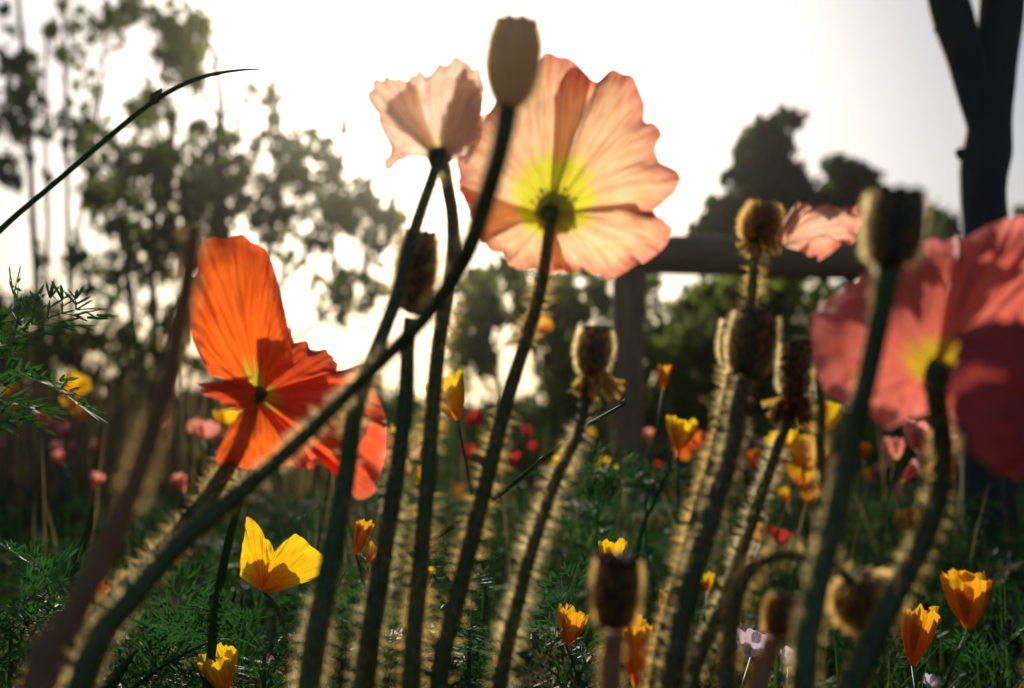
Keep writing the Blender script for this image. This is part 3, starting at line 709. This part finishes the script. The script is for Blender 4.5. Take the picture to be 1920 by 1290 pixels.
# ---- two poppies in the sun glare
ps = [(822, 300, .39, 26), (805, 350, .39, 26), (778, 430, .388, 28), (742, 560, .385, 31), (705, 660, .382, 34), (668, 760, .38, 37), (648, 900, .378, 41), (612, 1100, .372, 47), (578, 1300, .365, 52)]
t = thing('poppy', ground_root(ps), 'peach poppy with torn edge, paled by painted glare right under the sun', 'poppy')
b = (824, 300, .39)
petal(t, M['pale'], b, [(780, 296, .40), (750, 300, .40), (716, 311, .402), (730, 280, .405), (714, 240, .408), (708, 215, .41), (688, 186, .412), (690, 162, .414), (714, 143, .415), (742, 156, .416), (776, 150, .416)], bulge=.006, seed=51, jag=.010, pl=.0005, pleats=7, ruf=.002)
petal(t, M['pale'], b, [(722, 215, .415), (735, 175, .42), (775, 146, .42), (805, 128, .422), (850, 112, .424), (892, 124, .424), (908, 165, .42), (905, 210, .418)], bulge=.004, seed=52, jag=.010, pl=.0005, pleats=7, ruf=.002)
petal(t, M['pale'], b, [(860, 125, .405), (895, 160, .402), (900, 210, .40), (892, 260, .398), (862, 288, .396)], bulge=.006, seed=53, jag=.012, nu=60, pleats=7, ruf=.002)
add_stem(t, ps, M['stem'], M['hair_pale'], 4.5, .0045, 34)
v, f = lathe(at(820, 312, .39), at(826, 285, .395) - at(820, 312, .39), [(0, .0028), (.003, .0046), (.006, .0052), (.008, .003)], 16); mesh('receptacle', v, f, M['stem'], t)

ps = [(833, 310, .43, 26), (838, 345, .43, 27), (848, 400, .43, 28), (850, 470, .428, 30), (838, 560, .426, 31), (822, 650, .424, 32), (810, 780, .42, 34), (800, 920, .415, 36), (786, 1080, .41, 38), (770, 1300, .40, 42)]
t = thing('poppy', ground_root(ps), 'small closed peach poppy behind the tall seed pod, on a straight green stem', 'poppy')
b = (833, 306, .43)
petal(t, M['pale'], b, [(880, 300, .44), (905, 250, .442), (900, 200, .445), (880, 160, .446), (850, 170, .446)], bulge=.006, seed=56, jag=.03, nu=50)
petal(t, M['pale'], b, [(820, 210, .45), (850, 165, .45), (885, 170, .45), (900, 210, .448)], bulge=.005, seed=57, jag=.03, nu=50)
add_stem(t, ps, M['stem'], M['hair'], 5, .005, 35)

# ---- seed pods
def pod(label, top, bot, w, d, stem, mat='pod', hairmat='hair', stemmat='stem', seed=1, sh=4.5, shl=.004, hl=.0026, nh=2400, name='poppy_seed_pod', **kw):
    t = thing(name, ground_root(stem), label, 'seed pod', 'poppy seed pods')
    capsule(t, top, bot, w, d, M[mat], M[hairmat], seed, hl, nh, **kw)
    add_stem(t, stem, M[stemmat], M[hairmat], sh, shl, seed + 40)
    return t
pod('tallest seed pod, painted pale for the glare, its stem curving down to lower left', (968, 42), (955, 208), 104, .29,
    [(953, 200, .29, 46), (940, 275, .29, 42), (905, 390, .30, 42), (868, 490, .31, 40), (800, 592, .325, 36), (700, 692, .34, 32), (600, 790, .35, 32), (490, 890, .35, 36), (360, 1000, .34, 44), (250, 1120, .33, 52), (150, 1290, .32, 60)], 'pod_glare', 'hair_pale', seed=61, hl=.0022, nh=5200, sh=4, shl=.003, u0=.05, u1=.80)
t = pod('round seed pod with shining rim and ragged collar in front of the fence post', (1118, 618), (1108, 704), 66, .42,
    [(1107, 706, .42, 22), (1100, 740, .42, 20), (1084, 812, .42, 22), (1042, 900, .418, 26), (1003, 1010, .414, 29), (976, 1110, .41, 31), (936, 1300, .405, 34)], hairmat='hair_pale', seed=62, nh=3400, sh=5.5, shl=.0048)
shreds(t, (1116, 722), 90, 60, .42, 120, M['stamen'], 5)
t = pod('golden bristly seed pod keeping one shrivelled peach petal, before the fence rail', (1436, 384), (1418, 456), 66, .42,
    [(1417, 462, .42, 24), (1413, 500, .42, 22), (1408, 560, .42, 22), (1392, 625, .42, 24), (1370, 720, .42, 24), (1345, 830, .418, 25), (1308, 960, .414, 27), (1262, 1130, .41, 29), (1228, 1300, .405, 32)], hairmat='hair', seed=63, nh=5200, hl=.0032, sh=6, shl=.0045, u0=.2, u1=.86, capw=.6)
shreds(t, (1425, 462), 74, 50, .42, 70, M['stamen'], 6)
petal(t, M['withered'], (1455, 462, .42), [(1462, 474, .42), (1468, 420, .424), (1494, 386, .43), (1530, 384, .432), (1576, 392, .43), (1614, 402, .428), (1604, 450, .425), (1562, 470, .422), (1500, 478, .42)], bulge=.010, seed=64, pl=.0012, jag=.03, nu=60, name='withered_petal')
pod('plump dark seed pod with scalloped cap standing left of the salmon poppy', (1418, 588), (1398, 706), 88, .40,
    [(1396, 708, .40, 32), (1388, 740, .40, 34), (1372, 840, .398, 38), (1335, 960, .394, 42), (1292, 1110, .388, 46), (1255, 1310, .38, 50)], hairmat='hair_pale', seed=65, nh=2600, sh=4.5, shl=.0042, u0=.16, u1=.74, capw=.72)
pod('slim half hidden seed pod just behind the plump dark one', (1382, 600), (1372, 690), 56, .44,
    [(1371, 694, .44, 18), (1365, 730, .44, 18), (1352, 830, .438, 19), (1318, 960, .434, 22), (1275, 1120, .43, 24), (1245, 1310, .42, 26)], hairmat='hair_pale', seed=66, nh=2600, sh=5, shl=.0042)
t = pod('blackish narrow seed pod with a torn brown collar hanging under it', (1494, 642), (1488, 744), 62, .42,
    [(1487, 748, .42, 24), (1476, 792, .42, 22), (1445, 875, .418, 24), (1402, 1000, .414, 28), (1350, 1150, .41, 32), (1286, 1310, .405, 36)], hairmat='hair_pale', seed=67, nh=2000, u0=.22, u1=.66, capw=.92, sh=4.5, shl=.0035)
shreds(t, (1492, 772), 74, 62, .42, 150, M['stamen_dark'], 8, size=.004); shreds(t, (1478, 768), 66, 50, .425, 40, M['stamen'], 9)
pod('largest dark seed pod with wide scalloped top, in front of the salmon poppy', (1682, 362), (1668, 500), 106, .29,
    [(1666, 500, .29, 54), (1656, 560, .29, 46), (1628, 700, .292, 44), (1592, 850, .294, 46), (1556, 1010, .292, 50), (1524, 1140, .288, 54), (1506, 1310, .28, 58)], hairmat='hair_pale', seed=68, nh=2600, hl=.0026, sh=2.5, shl=.0022, u0=.2, u1=.72, capw=.9)
pod('squat brown seed pod at the bottom in front of a yellow bloom', (1158, 1048), (1152, 1182), 86, .33,
    [(1152, 1186, .33, 38), (1149, 1230, .33, 42), (1144, 1310, .328, 46)], 'pod_brown', 'hair', 'stem_brown', seed=69, nh=2600, sh=4, shl=.003, u0=.17, u1=.70, capw=.95)
pod('brown fuzzy seed pod low at the bottom between the white petals and a leaning stem', (1474, 1118), (1452, 1195), 58, .36,
    [(1450, 1198, .36, 34), (1440, 1230, .36, 36), (1418, 1310, .355, 40)], 'pod_brown', 'hair', 'stem_brown', seed=70, nh=2200, sh=4, shl=.003)
pod('brown long haired seed pod tangled among the tall crossing stems', (788, 440), (772, 590), 74, .40,
    [(771, 594, .40, 32), (765, 650, .40, 32), (760, 760, .398, 34), (742, 900, .394, 38), (716, 1060, .388, 42), (680, 1310, .38, 50)], 'pod_brown', 'hair_pale', seed=71, nh=3800, hl=.0045, sh=4.5, shl=.0045)
# stem ending behind the salmon petal
ps = [(1536, 690, .37, 22), (1540, 760, .37, 24), (1538, 840, .37, 24), (1548, 920, .37, 26), (1552, 1010, .368, 28), (1530, 1150, .362, 30), (1500, 1310, .355, 34)]
t = thing('poppy', ground_root(ps), 'short dark poppy stem rising behind the left petal of the salmon poppy', 'poppy')
add_stem(t, ps, M['stem'], M['hair'], 4, .0035, 81)
# thick brown cut stem on the left
ps = [(364, 432, .25, 34), (352, 520, .25, 40), (336, 620, .25, 42), (312, 720, .25, 44), (262, 880, .248, 50), (190, 1050, .244, 58), (120, 1190, .24, 66), (62, 1310, .236, 72)]
t = thing('broken_poppy', ground_root(ps), 'thick bare brown stem with a broken top leaning in front of the orange poppy', 'poppy')
add_stem(t, ps, M['stem_brown'], M['hair'], 2.5, .0022, 82)
# nodding bud
ps = [(1590, 1082, .36, 24), (1560, 1062, .36, 24), (1500, 1042, .36, 25), (1445, 1045, .36, 27), (1400, 1075, .36, 30), (1376, 1140, .36, 33), (1368, 1220, .358, 35), (1362, 1310, .355, 37)]
t = thing('nodding_bud', ground_root(ps), 'hairy dark poppy bud nodding down from an arched stem', 'flower bud')
add_stem(t, ps, M['stem'], M['hair'], 6, .0045, 83)
capsule(t, (1640, 1182), (1612, 1072), 126, .36, M['pod'], M['hair'], 84, .0040, 4200, cap=False, u0=.08, u1=.97)

# ---- green grass stalks
def stalk(label, pts, mat='fern_blue', seed=1, node=None, grow=True):
    C, r = stem_path(pts, n=60, grow=grow); t = thing('grass_stalk', (C[-1][0], C[-1][1], 0), label, 'grass stalk')
    v, f = tube(C, r, 7, .03, seed); mesh('stalk', v, f, M[mat], t)
    if node:
        for nx_, ny_, nd, s in node:
            v, f = lathe(at(nx_, ny_, nd), Vector((.5, 0, .8)), [(0, s * .3), (s, s), (s * 2, s * .8), (s * 3.4, s * .15)], 8); mesh('node', v, f, M['grass_dry'], t)
    return t
stalk('long thin grass stalk arching across the sky at the upper left', [(487, 130, .70, 3), (440, 132, .70, 6), (380, 144, .70, 8), (330, 165, .70, 9), (285, 192, .70, 9), (200, 260, .70, 10), (100, 345, .70, 10), (0, 432, .70, 11), (-120, 560, .70, 12), (-230, 760, .70, 13)], node=[(283, 196, .70, .004)])
stalk('short green grass stalk slanting behind the round seed pod stem', [(1172, 757, .60, 5), (1140, 775, .60, 6), (1080, 812, .60, 8), (1010, 868, .60, 8), (925, 936, .60, 9), (860, 980, .60, 9), (790, 1040, .60, 10), (760, 1180, .60, 10)], node=[(1006, 876, .60, .0022), (1166, 760, .60, .0014)])
stalk('flat green blade rising beside the yellow poppy at the lower left', [(470, 870, .60, 8), (452, 930, .60, 14), (425, 1030, .60, 16), (405, 1150, .60, 17), (388, 1300, .60, 18)], seed=4)
stalk('pointed dark blade with a pale tip at the bottom left', [(258, 1217, .55, 3), (235, 1245, .55, 14), (205, 1285, .55, 30), (180, 1320, .55, 34)], seed=5)
stalk('thin stalk bending over the bottom left corner', [(390, 1205, .62, 5), (320, 1240, .62, 7), (250, 1290, .62, 8), (200, 1330, .62, 8)], seed=6)
stalk('green stem under the yellow cup by the post', [(1262, 845, .95, 6), (1250, 890, .95, 7), (1225, 945, .95, 8), (1200, 1010, .95, 9)], seed=7)
stalk('little pointed blade tip left of the thick brown stem', [(174, 946, .75, 4), (168, 985, .75, 12), (150, 1040, .75, 14), (130, 1120, .75, 14)], seed=8)

# ---- yellow california poppy in focus
def root_at(px, py, d): p = at(px, py, d); return Vector((p.x, p.y, 0))
ps = [(494, 1108, .62, 9), (520, 1140, .62, 10), (536, 1200, .62, 12), (541, 1310, .62, 13)]
t = thing('yellow_poppy', ground_root(ps), 'bright yellow cup poppy in sharp focus at the lower left among feathery leaves', 'poppy')
b = (492, 1106, .62)
petal(t, M['yellow'], b, [(450, 1082, .61), (452, 1040, .612), (460, 985, .612), (464, 969, .612), (484, 984, .614), (498, 1012, .616), (508, 1050, .62)], bulge=.004, seed=91, pl=.0003, ruf=.0008, jag=.006)
petal(t, M['yellow'], b, [(500, 1058, .612), (520, 1028, .612), (548, 1004, .612), (558, 1001, .612), (580, 1020, .612), (607, 1045, .612), (602, 1076, .612), (560, 1096, .612), (520, 1110, .614)], bulge=.005, seed=92, pl=.0003, ruf=.0008, jag=.006)
petal(t, M['yellow'], b, [(505, 1062, .635), (520, 1030, .638), (545, 1012, .64), (575, 1050, .638), (560, 1090, .634)], bulge=-.003, seed=93, pl=.0003, ruf=.0008, jag=.006)
petal(t, M['yellow'], b, [(462, 1040, .636), (482, 1012, .638), (505, 1015, .638), (520, 1050, .634)], bulge=-.003, seed=94, pl=.0003, ruf=.0008, jag=.006)
add_stem(t, ps, M['stem'], None, seed=95)
# ---- prototypes for the other blooms
def bloom_petals(mat, kind, seed):
    """list of four petal meshes in a flower frame facing +Z, radius 1"""
    g = np.random.default_rng(seed); out = []
    N = 18 if kind != 'tiny' else 9; Mv = 9 if kind != 'tiny' else 5
    op = {'cup': .52, 'open': .95, 'tulip': .30, 'flat': 1.35, 'tiny': .8}[kind]
    npet = 5 if kind == 'flat' else 4
    for k in range(npet):
        a0 = 2 * math.pi * k / npet + g.uniform(-.15, .15); V = []; UV = []; f = wob(g, 12, 1); f2 = wob(g, 30, 1)
        for j in range(Mv):
            t = j / (Mv - 1)
            for i in range(N):
                s = i / (N - 1); w = (1.12 if npet == 4 else .72) * (.45 + .55 * math.sin(min(1, t * 1.3) * math.pi / 2))
                an = a0 + (s - .5) * 2 * w
                ln = 1 - .13 * abs(2 * s - 1) ** 3 + .045 * f(s) + .02 * f2(s)
                th = op * (1.35 - .62 * t)
                rr = t * ln * math.sin(th); zz = t * ln * math.cos(th)
                rr += .05 + .04 * t * f(s * 1.3 + 2); 
                V.append((rr * math.cos(an), rr * math.sin(an), zz)); UV.append((s, t))
        F = [(j * N + i, j * N + i + 1, (j + 1) * N + i + 1, (j + 1) * N + i) for j in range(Mv - 1) for i in range(N - 1)]
        me = bpy.data.meshes.new('petal'); me.from_pydata(V, [], F); me.polygons.foreach_set('use_smooth', [True] * len(F))
        ul = me.uv_layers.new(name='UVMap')
        for l in me.loops: ul.data[l.index].uv = UV[l.vertex_index]
        me.materials.append(M[mat]); out.append(me)
    return out
BL = {}
def get_bloom(mat, kind, seed):
    k = (mat, kind, seed % 3)
    if k not in BL: BL[k] = bloom_petals(mat, kind, seed % 3 + 17 * len(BL))
    return BL[k]
sv, sf = tube(catmull([(0, 0, 0), (.02, .01, .3), (.02, -.01, .6), (0, 0, 1.0)], 10), np.linspace(.0016, .0012, 10), 6)
STEM_ME = bpy.data.meshes.new('stem'); STEM_ME.from_pydata([tuple(map(float, x)) for x in sv], [], sf); STEM_ME.polygons.foreach_set('use_smooth', [True] * len(sf)); STEM_ME.materials.append(M['stem'])

def bloom(name, label, cat, mat, kind, px, py, d, size_px, tilt=0, yaw=0, group=None, seed=0):
    """a flower head whose base sits at the picture point, root on the ground"""
    p = at(px, py, d); t = thing(name, (p.x, p.y, 0), label, cat, group); t.rotation_euler = (0, 0, 0)
    st = bpy.data.objects.new('stem', STEM_ME); COL.objects.link(st); st.parent = t; st.scale = (1 + .6 * (d > 1.5), 1 + .6 * (d > 1.5), p.z); st.rotation_euler = (0, 0, rnd.uniform(0, 6))
    s = size_px / FPX * d; sx_, sy_ = rnd.uniform(.82, 1.12), rnd.uniform(.82, 1.12)
    for me in get_bloom(mat, kind, seed):
        o = bpy.data.objects.new('petal', me); COL.objects.link(o); o.parent = t; o.location = (0, 0, p.z); o.scale = (s * sx_, s * sy_, s * rnd.uniform(.92, 1.06)); o.rotation_euler = (R(tilt), R(yaw), rnd.uniform(0, .6))
    return t

CB = [ # in or near focus; base point, depth, length px
 ('yellow poppy cut by the bottom edge left of centre, behind crossing blades', 'yellow', 'cup', 425, 1300, .60, 88, 8, -14),
 ('orange and pink tinged cup at the bottom beside blue green feathery leaves', 'gold', 'cup', 1062, 1210, .66, 72, 6, 12),
 ('tall folded orange bud hidden behind the squat brown pod', 'gold', 'tulip', 1192, 1288, .52, 126, 0, -2),
 ('yellow rounded bloom peeping over the squat brown pod', 'yellow', 'cup', 1150, 1085, .56, 74, 0, 0),
 ('upright closed orange yellow poppy at the lower right', 'gold', 'tulip', 1712, 1248, .62, 108, 0, 12),
 ('dull orange cup poppy in shade beside the base of the bare trunk', 'gold', 'cup', 1815, 1180, .75, 106, 0, -3),
 ('yellow cup poppy right of the fence post on its own thin stem', 'yellow', 'cup', 1272, 846, .95, 64, 4, 6),
 ('small yellow and orange bud high beside the fence post', 'gold', 'tulip', 1243, 732, 1.0, 50, 0, 6),
 ('broad blurred yellow bloom between the tall stems', 'yellow', 'cup', 858, 788, .80, 88, 0, -20),
 ('small orange bloom peeking right of the dark leaning stem in the feathery leaves', 'gold', 'tulip', 668, 1040, .66, 66, 0, 16),
 ('flat orange bloom among needles right of the focused yellow poppy', 'gold', 'cup', 690, 1062, .68, 44, 0, 30),
 ('orange flower folded open beside the thick brown stem low on the left', 'bloom_orange', 'open', 168, 1128, .58, 46, 0, 20),
 ('narrow yellow bud at the bottom by the seed pod stem', 'yellow', 'tulip', 930, 1252, .70, 46, 0, 6),
 ('tiny yellow bud between the two big stem bundles', 'yellow', 'tulip', 1240, 1148, .75, 38, 0, 14),
 ('small blurred yellow bud between two vertical stems', 'yellow', 'tulip', 805, 1100, .85, 36, 0, 4),
]
for i, (lb, mt, kd, px, py, d, s, tl, yw) in enumerate(CB):
    bloom('yellow_poppy', lb, 'poppy', mt, kd, px, py, d, s, tl, yw, 'california poppies', i)
WB = [('lilac white flower at the bottom between the two leftmost vertical stems', 738, 1222, .72, 44, 40, 10), ('lilac white flower at the bottom right of the vertical stems', 812, 1246, .74, 38, 50, -10),
      ('tiny lilac white flower low beside the peach poppy stem', 848, 1246, .78, 26, 40, 20), ('pair of white petals standing beside the brown fuzzy pod', 1410, 1232, .62, 52, 10, 0),
      ('small white petal right of the brown fuzzy pod', 1480, 1252, .64, 36, 20, 16), ('pale small flower on the bottom edge right of the salmon poppy stem', 1742, 1288, .72, 22, 40, 0),
      ('lilac flower on the bottom edge below the left lilac one', 722, 1282, .70, 30, 60, 0)]
for i, (lb, px, py, d, s, tl, yw) in enumerate(WB):
    bloom('white_flower', lb, 'flower', 'lilac', 'open', px, py, d, s, tl, yw, 'small lilac white flowers', i)

FB = [ # blurred blooms of the bed: label, colour, shape, px, py, depth, length px
 ('topmost of the three yellow blooms in a slanting row at the left', 'yellow', 'open', 128, 735, 2.0, 34), ('middle of the three yellow blooms in a slanting row at the left', 'yellow', 'cup', 146, 766, 2.0, 30), ('lowest of the three yellow blooms in a slanting row at the left', 'yellow', 'cup', 156, 792, 2.0, 32),
 ('small orange yellow bloom near the left edge', 'gold', 'cup', 20, 750, 2.2, 24), ('dim yellow bloom below the one at the left edge', 'gold', 'cup', 22, 780, 2.4, 20), ('dim yellow bloom just left of the slanting yellow row', 'gold', 'cup', 92, 795, 2.2, 20),
 ('upper pink bloom of the pink row at the left', 'pink', 'cup', 76, 795, 1.9, 26), ('middle pink bloom of the pink row at the left', 'pink', 'cup', 98, 812, 1.9, 26), ('lower pink bloom of the pink row at the left', 'pink', 'cup', 120, 828, 1.9, 28),
 ('dim pink bloom below the pink row', 'pink', 'cup', 118, 868, 1.7, 24), ('dim coral bloom left of the brown stem', 'pink', 'cup', 142, 850, 2.0, 20), ('round pale pink bloom left of the orange poppy', 'pink', 'open', 395, 830, 1.5, 40), ('pink and yellow bloom touching the round pale pink one', 'peach', 'cup', 375, 815, 1.7, 30),
 ('small pink bloom right beside the brown stem', 'pink', 'cup', 318, 815, 1.9, 24), ('yellow bloom half behind the orange poppy base', 'yellow', 'open', 438, 812, 1.2, 48), ('yellow bloom behind the right edge of the orange poppy', 'yellow', 'tulip', 728, 868, 1.1, 56), ('yellow bloom below the right edge of the orange poppy', 'yellow', 'cup', 742, 900, 1.3, 34),
 ('pink bloom blurred below the orange poppy at the left', 'pink', 'cup', 345, 922, 1.4, 30), ('dim pink bloom in the dark left meadow', 'pink', 'cup', 175, 915, 1.5, 26), ('small dim pink bloom left in the dark meadow', 'pink', 'cup', 108, 850, 1.8, 20),
 ('upper red bloom between the vertical stems', 'red', 'cup', 905, 800, 1.8, 30), ('dark red bloom low left of the peach poppy stem', 'red', 'cup', 872, 860, 1.6, 28), ('red bloom right of the peach poppy stem', 'red', 'tulip', 990, 830, 1.7, 30), ('red bloom right beside the upper curve of the peach poppy stem', 'red', 'cup', 967, 880, 1.6, 28), ('small red bloom behind the grass stalk', 'red', 'cup', 1000, 850, 2.0, 20), ('small dark red bloom further left of the vertical stems', 'red', 'cup', 880, 800, 2.2, 20),
 ('yellow bloom left of the post base', 'yellow', 'cup', 1072, 895, 1.3, 46), ('yellow bloom touching the post base', 'yellow', 'cup', 1112, 900, 1.35, 42), ('orange yellow bloom beside the hairy stem of the round pod', 'gold', 'cup', 1040, 880, 1.4, 36),
 ('small pink bloom right of the post', 'pink', 'cup', 1220, 830, 1.8, 22), ('red orange bloom under the yellow cup by the post', 'bloom_orange', 'cup', 1318, 850, 1.5, 34), ('orange bloom below the yellow cup by the post', 'bloom_orange', 'cup', 1290, 862, 1.7, 26), ('dim red bloom low right of the post', 'red', 'cup', 1225, 890, 1.6, 22),
 ('red bloom before the plump pod stem', 'red', 'cup', 1345, 835, 1.9, 22), ('orange bloom between the pod stems', 'bloom_orange', 'cup', 1408, 878, 1.6, 28), ('small orange bloom beside the dark narrow pod stem', 'gold', 'cup', 1378, 878, 1.8, 22),
 ('large yellow bloom at the top of the yellow cluster', 'yellow', 'open', 1535, 812, 1.2, 50), ('yellow bloom on the left of the yellow cluster', 'yellow', 'open', 1480, 850, 1.3, 44), ('yellow bloom in the centre of the yellow cluster', 'yellow', 'open', 1508, 870, 1.25, 48), ('lower yellow bloom of the yellow cluster', 'yellow', 'cup', 1502, 912, 1.25, 44), ('lowest yellow bloom of the yellow cluster', 'yellow', 'cup', 1518, 945, 1.25, 38), ('thin yellow bloom left below the yellow cluster', 'yellow', 'tulip', 1452, 905, 1.5, 26), ('yellow bloom at the lower left of the cluster by a stem', 'yellow', 'tulip', 1478, 945, 1.4, 26),
 ('orange bloom right of the largest pod stem', 'bloom_orange', 'cup', 1612, 862, 1.5, 28), ('small orange bloom left of the largest pod stem', 'bloom_orange', 'cup', 1570, 875, 1.7, 22), ('large coral pink bloom under the salmon poppy', 'pink', 'open', 1722, 850, 1.15, 58), ('coral bloom left of the large coral pink one', 'pink', 'cup', 1680, 862, 1.25, 38), ('coral bloom below the large coral pink one', 'pink', 'tulip', 1690, 905, 1.3, 38), ('small coral bloom lowest in the coral row', 'pink', 'cup', 1683, 935, 1.4, 24),
 ('red coral bloom between the bent stem and the bare trunk', 'bloom_orange', 'cup', 1790, 895, 1.3, 40), ('orange yellow bloom low in the grass under the coral ones', 'gold', 'open', 1708, 990, 1.4, 30), ('yellow bloom touching the low orange yellow one', 'yellow', 'cup', 1720, 975, 1.5, 22), ('orange bloom half hidden by the left stem bundle', 'gold', 'tulip', 1425, 1020, 1.0, 38), ('crimson bloom in the dark grass right of the pod stems', 'red', 'open', 1450, 1025, 1.1, 34),
 ('dim yellow bloom among the stems low right', 'yellow', 'tulip', 1328, 1108, .95, 36), ('orange red bloom at the right edge under the salmon petals', 'bloom_orange', 'cup', 1905, 905, 1.6, 26), ('yellow bloom right of the coral row', 'yellow', 'cup', 1740, 895, 1.6, 22), ('dull yellow bloom in the grass right of the largest pod stem', 'gold', 'cup', 1632, 905, 1.6, 22),
 ('pale cream bloom between the left vertical stems', 'peach', 'open', 622, 870, .95, 40), ('golden bloom between the two vertical stems', 'yellow', 'cup', 782, 905, 1.2, 30), ('orange bloom high behind the peach poppy stem', 'gold', 'open', 998, 625, 2.2, 36), ('pale pink bloom at the far left low in the bed', 'pink', 'cup', 185, 850, 2.2, 22),
]
for i, (lb, mt, kd, px, py, d, s) in enumerate(FB):
    bloom('meadow_bloom', lb, 'flower', mt, kd, px, py, d, s * 1.2, rnd.uniform(-50, 50), rnd.uniform(-40, 40), 'blurred blooms in the flower bed', i)

gx_ = random.Random(17)
for i in range(70):
    col, word = gx_.choice((('yellow', 'yellow'), ('yellow', 'yellow'), ('gold', 'golden'), ('pink', 'pink'), ('bloom_orange', 'orange'), ('red', 'red'), ('peach', 'peach'), ('yellow', 'yellow')))
    px = gx_.uniform(0, 1900); side = 'left' if px < 640 else ('right' if px > 1220 else 'middle')
    bloom('meadow_bloom', 'tiny blurred %s bloom scattered far back in the %s of the flower bed' % (word, side), 'flower', col, gx_.choice(('open', 'cup', 'flat')), px, gx_.uniform(815, 960), gx_.uniform(2.4, 4.2), gx_.uniform(14, 26), gx_.uniform(-60, 60), gx_.uniform(-40, 40), 'tiny %s blooms far back in the %s' % (word, side), i)

# ---- feathery plants in focus
CUP = at(530, 1040, .62)
def crowds(mt, me):
    for v in list(me.vertices)[::12]:
        p = mt @ v.co
        for dr, lim in ((SUND, .028), ((CAM - CUP).normalized(), .028)):
            k = (p - CUP).dot(dr)
            if k > -.02 and (p - CUP - dr * k).length < lim: return True
    return False

def feather_plant(label, px, py, d, n, spread, seed, scale=1.0, height=None, lean=(0, 0)):
    """leaves fan out round a short stem whose top is near the picture point"""
    g = random.Random(seed); p = at(px, py, d); t = thing('feathery_plant', (p.x - lean[0], p.y, 0), label, 'plant', 'feathery leaved plants')
    top = Vector((lean[0], 0, p.z)); S = catmull([(0, 0, -.01), (lean[0] * .4, .004, p.z * .5), tuple(top)], 14)
    v, f = tube(S, np.linspace(.0022, .0012, 14), 6); mesh('stem', v, f, M['stem'], t, local=True)
    n = int(n * 1.5)
    for i in range(n):
        k = g.uniform(.86 if 'left edge' in label else .45, 1.0) if i > 2 else 1.0; c = S[int(k * 13)]
        me = LEAFM[g.randrange(5)]; s = scale * g.uniform(.6, 1.1); e = (g.gauss(0, spread), g.gauss(0, spread) + .1, g.uniform(0, 6.283))
        mt = Matrix.Translation(Vector(t.location) + Vector(c)) @ Euler(e).to_matrix().to_4x4() @ Matrix.Scale(s, 4)
        if crowds(mt, me): continue          # leaves part round the open yellow cup
        o = bpy.data.objects.new('leaf', me); COL.objects.link(o); o.parent = t; o.location = tuple(c); o.scale = (s, s, s); o.rotation_euler = e
    return t
FP = [('dark green feathery sprig reaching in at the left edge above the meadow', -75, 625, .64, 13, .75, 1.0, (.0, 0)),
 ('feathery plant at the foot of the focused yellow poppy', 495, 1225, .60, 9, .5, .7, (.0, 0)),
 ('feathery tuft between the yellow poppy and the dark leaning stem', 575, 1010, .74, 6, .5, .7, (0, 0)),
 ('feathery tuft standing between two stems right of the dark leaning stem', 700, 1050, .66, 18, .5, 1.0, (0, 0)),
 ('frosty feathery clump at the bottom centre beside the pinkish cup', 1055, 1280, .62, 22, .35, .95, (0, 0)),
 ('feathery clump in the lower left corner', 20, 1180, .62, 20, .5, .9, (0, 0)),
 ('feathery clump beside the thick brown stem at the lower left', 110, 1130, .66, 12, .4, .7, (0, 0)),
 ('feathery clump under the yellow poppy at the bottom', 450, 1270, .67, 14, .5, .9, (0, 0)),
 ('feathery clump at the bottom between dark leaning and first vertical stem', 640, 1220, .66, 16, .5, .8, (0, 0)),
 ('feathery tuft right of the peach poppy stem near the bottom', 880, 1180, .64, 8, .5, .6, (0, 0)),
 ('feathery clump at the bottom left of centre', 300, 1280, .64, 16, .5, .9, (0, 0)),
 ('feathery clump at the bottom below the lilac flowers', 780, 1300, .66, 14, .5, .8, (0, 0)),
 ('feathery tuft in front of the fence post base', 1120, 960, 1.0, 16, .5, 1.2, (0, 0)),
 ('feathery clump in the lower right corner', 1880, 1260, .75, 16, .5, 1.0, (0, 0))]
for i, (lb, px, py, d, n, sp, sc, ln) in enumerate(FP): feather_plant(lb, px, py, d, n, sp, 300 + i, sc, lean=ln)
